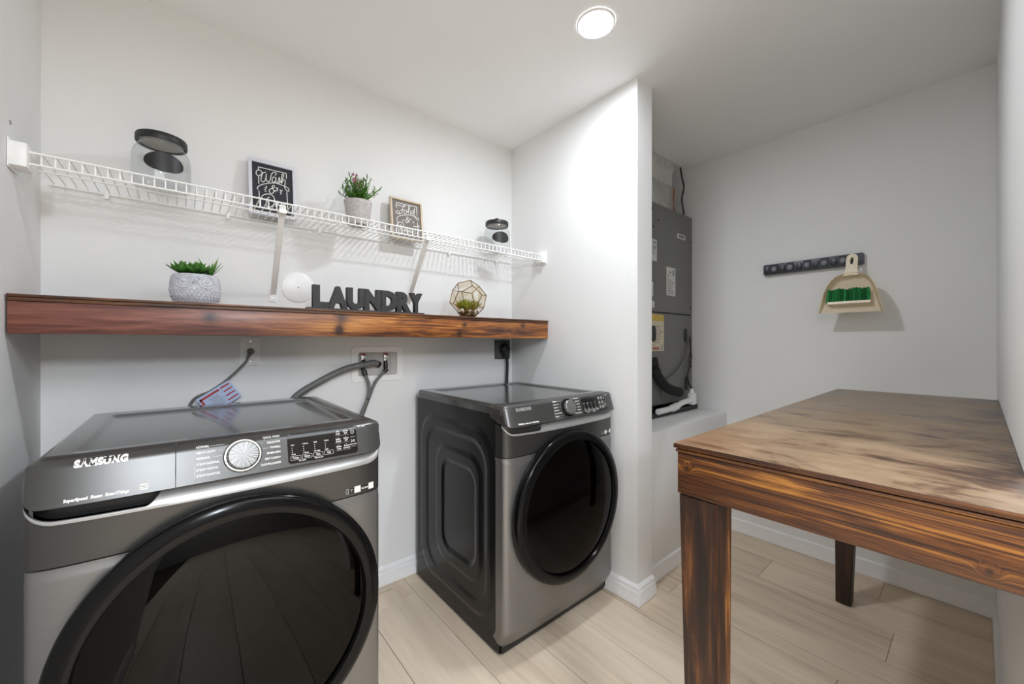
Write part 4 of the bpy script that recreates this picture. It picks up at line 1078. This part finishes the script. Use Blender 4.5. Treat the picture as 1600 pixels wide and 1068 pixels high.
bd = part('badge', box(B(), 2.530, 2.640, AY-.003, AY-.0002, 1.930, 1.962, .001), M_LAB, ah); part('badge_inset', box(B(), 2.550, 2.620, AY-.004, AY-.0028, 1.938, 1.954), M_AH, bd)
def slot(x0, x1, z0, z1):
    part('handle_slot', prism(B(), rrect(x0, x1, z0, z1, (x1-x0)*.48, 5), AY-.006, AY-.0002, 'Y', .001), M_BLK, ah)
slot(2.628, 2.664, 1.232, 1.325); slot(2.640, 2.678, .900, .992); slot(2.205, 2.255, 1.235, 1.335)
dr = B()
for p, q in (((AX0+.002, 1.071), (2.322, 1.071)), ((2.322, 1.071), (2.322, .875))): box(dr, min(p[0], q[0])-.001, max(p[0], q[0])+.001, AY-.002, AY-.0002, min(p[1], q[1])-.001, max(p[1], q[1])+.001)
part('access_panel_joint', dr, M_AHD, ah, smooth=False)
for x, z in ((2.22, 2.06), (2.29, 2.00), (2.23, 1.95), (2.72, 1.93), (2.72, 1.47), (2.335, .985), (2.705, .875)): part('screw', lathe(B(), [(.006, 0), (.005, .003), (0, .004)], 10, 'Y', (x, AY, z)), M_AHD, ah)
part('insulated_pipe', tube(B(), spline([(2.215, AY-.004, 1.13), (2.208, AY-.030, 1.05), (2.25, AY-.055, .975), (2.33, AY-.065, .935), (2.425, AY-.07, .915)], 8), [.03]*33, 16), simple('black_foam', (.008, .008, .008, 1), .8), ah)
part('small_pipe', tube(B(), [(2.19, AY-.03, 1.035), (2.265, AY-.03, 1.03)], .012, 10), M_BLK, ah)
pv = part('drain_pipe', tube(B(), spline([(2.19, AY-.056, .812), (2.30, AY-.056, .814), (2.40, AY-.056, .820), (2.49, AY-.056, .838), (2.60, AY-.056, .845)], 6), .018, 16), M_WHITE, ah)
part('pipe_fitting', tube(B(), [(2.36, AY-.056, .816), (2.42, AY-.056, .824)], .0235, 16), M_WHITE, pv)
part('pipe_fitting', box(B(), 2.595, 2.650, AY-.080, AY-.034, .812, .892, .012), M_WHITE, pv)
part('float_switch', tube(B(), [(2.62, AY-.056, .89), (2.62, AY-.056, .92)], [.018, .008], 12), M_WHITE, pv)
cabm = tube(B(), spline([(2.705, AY-.004, 1.27), (2.690, AY-.014, 1.20), (2.700, AY-.016, 1.12), (2.670, AY-.016, 1.06), (2.650, AY-.014, 1.0), (2.655, AY-.02, .95), (2.62, AY-.056, .925)], 8), .005, 8)
tube(cabm, spline([(2.70, AY-.012, 1.17), (2.675, AY-.012, 1.10), (2.705, AY-.012, 1.06)], 8), .004, 8)
part('control_cable', cabm, M_BLK, ah)
part('thin_cable', tube(B(), spline([(2.66, AY-.008, 1.23), (2.60, AY-.010, 1.12), (2.47, AY-.010, 1.03), (2.335, AY-.006, .99)], 8), .0035, 8), simple('grey_cable', (.10, .10, .095, 1), .5), ah)
dpn = thing('drain_pan', 'black drip tray under the grey air handler', 'drain pan', (0, 0, 0))
bm = B(); box(bm, 2.16, 2.752, AY-.035, AY+.57, .7695, .776)
for x0, x1, y0, y1 in ((2.16, 2.752, AY-.035, AY-.029), (2.16, 2.752, AY+.564, AY+.57), (2.16, 2.166, AY-.029, AY+.564), (2.746, 2.752, AY-.029, AY+.564)): box(bm, x0, x1, y0, y1, .776, .800)
part('tray', bm, M_BLK, dpn, smooth=False)
for x, y in ((2.25, AY+.05), (2.68, AY+.05), (2.25, AY+.5), (2.68, AY+.5)): part('support_block', box(B(), x-.03, x+.03, y-.03, y+.03, .7762, AZB-.0005, .003), M_BLK, dpn)
# plenum above
M_DUCT = simple('galvanised_sheet', (.52, .52, .50, 1), .38, metal=.45, vary=.16, nscale=14)
du = thing('supply_duct', 'galvanised sheet metal duct rising from the air handler to the ceiling', 'duct', (0, 0, 0))
part('plenum', box(B(), 2.20, 2.585, AY+.055, AY+.50, AZT+.001, 2.300, .003), M_DUCT, du)
bm = B()
prism(bm, [(2.20, 2.302), (2.580, 2.302), (2.580, 2.385), (2.595, 2.41), (2.62, 2.4715), (2.20, 2.4715)], AY+.06, AY+.49, 'Y', .004)
part('collar', bm, simple('duct_wrap', (.60, .595, .57, 1), .45, metal=.2, vary=.1, nscale=20), du)
bm = B()
for k in range(4): tube(bm, [(2.586+.006*(k % 2), AY+.058, 2.112+k*.048), (2.592, AY+.056, 2.150+k*.048)], [.010, .013], 8)
part('mastic_seam', bm, simple('orange_mastic', (.36, .20, .14, 1), .7, vary=.4, nscale=90), du)
cb = thing('thermostat_wire', 'thin black wire running from ceiling down to the air handler', 'wire', (0, 0, 0))
part('wire', tube(B(), spline([(2.70, 1.36, ZC-.001), (2.715, 1.355, 2.40), (2.735, 1.352, 2.34), (2.705, 1.350, 2.26), (2.700, 1.348, 2.22), (2.716, 1.345, 2.16), (2.722, 1.345, AZT+.001)], 8), .0055, 8), M_BLK, cb)
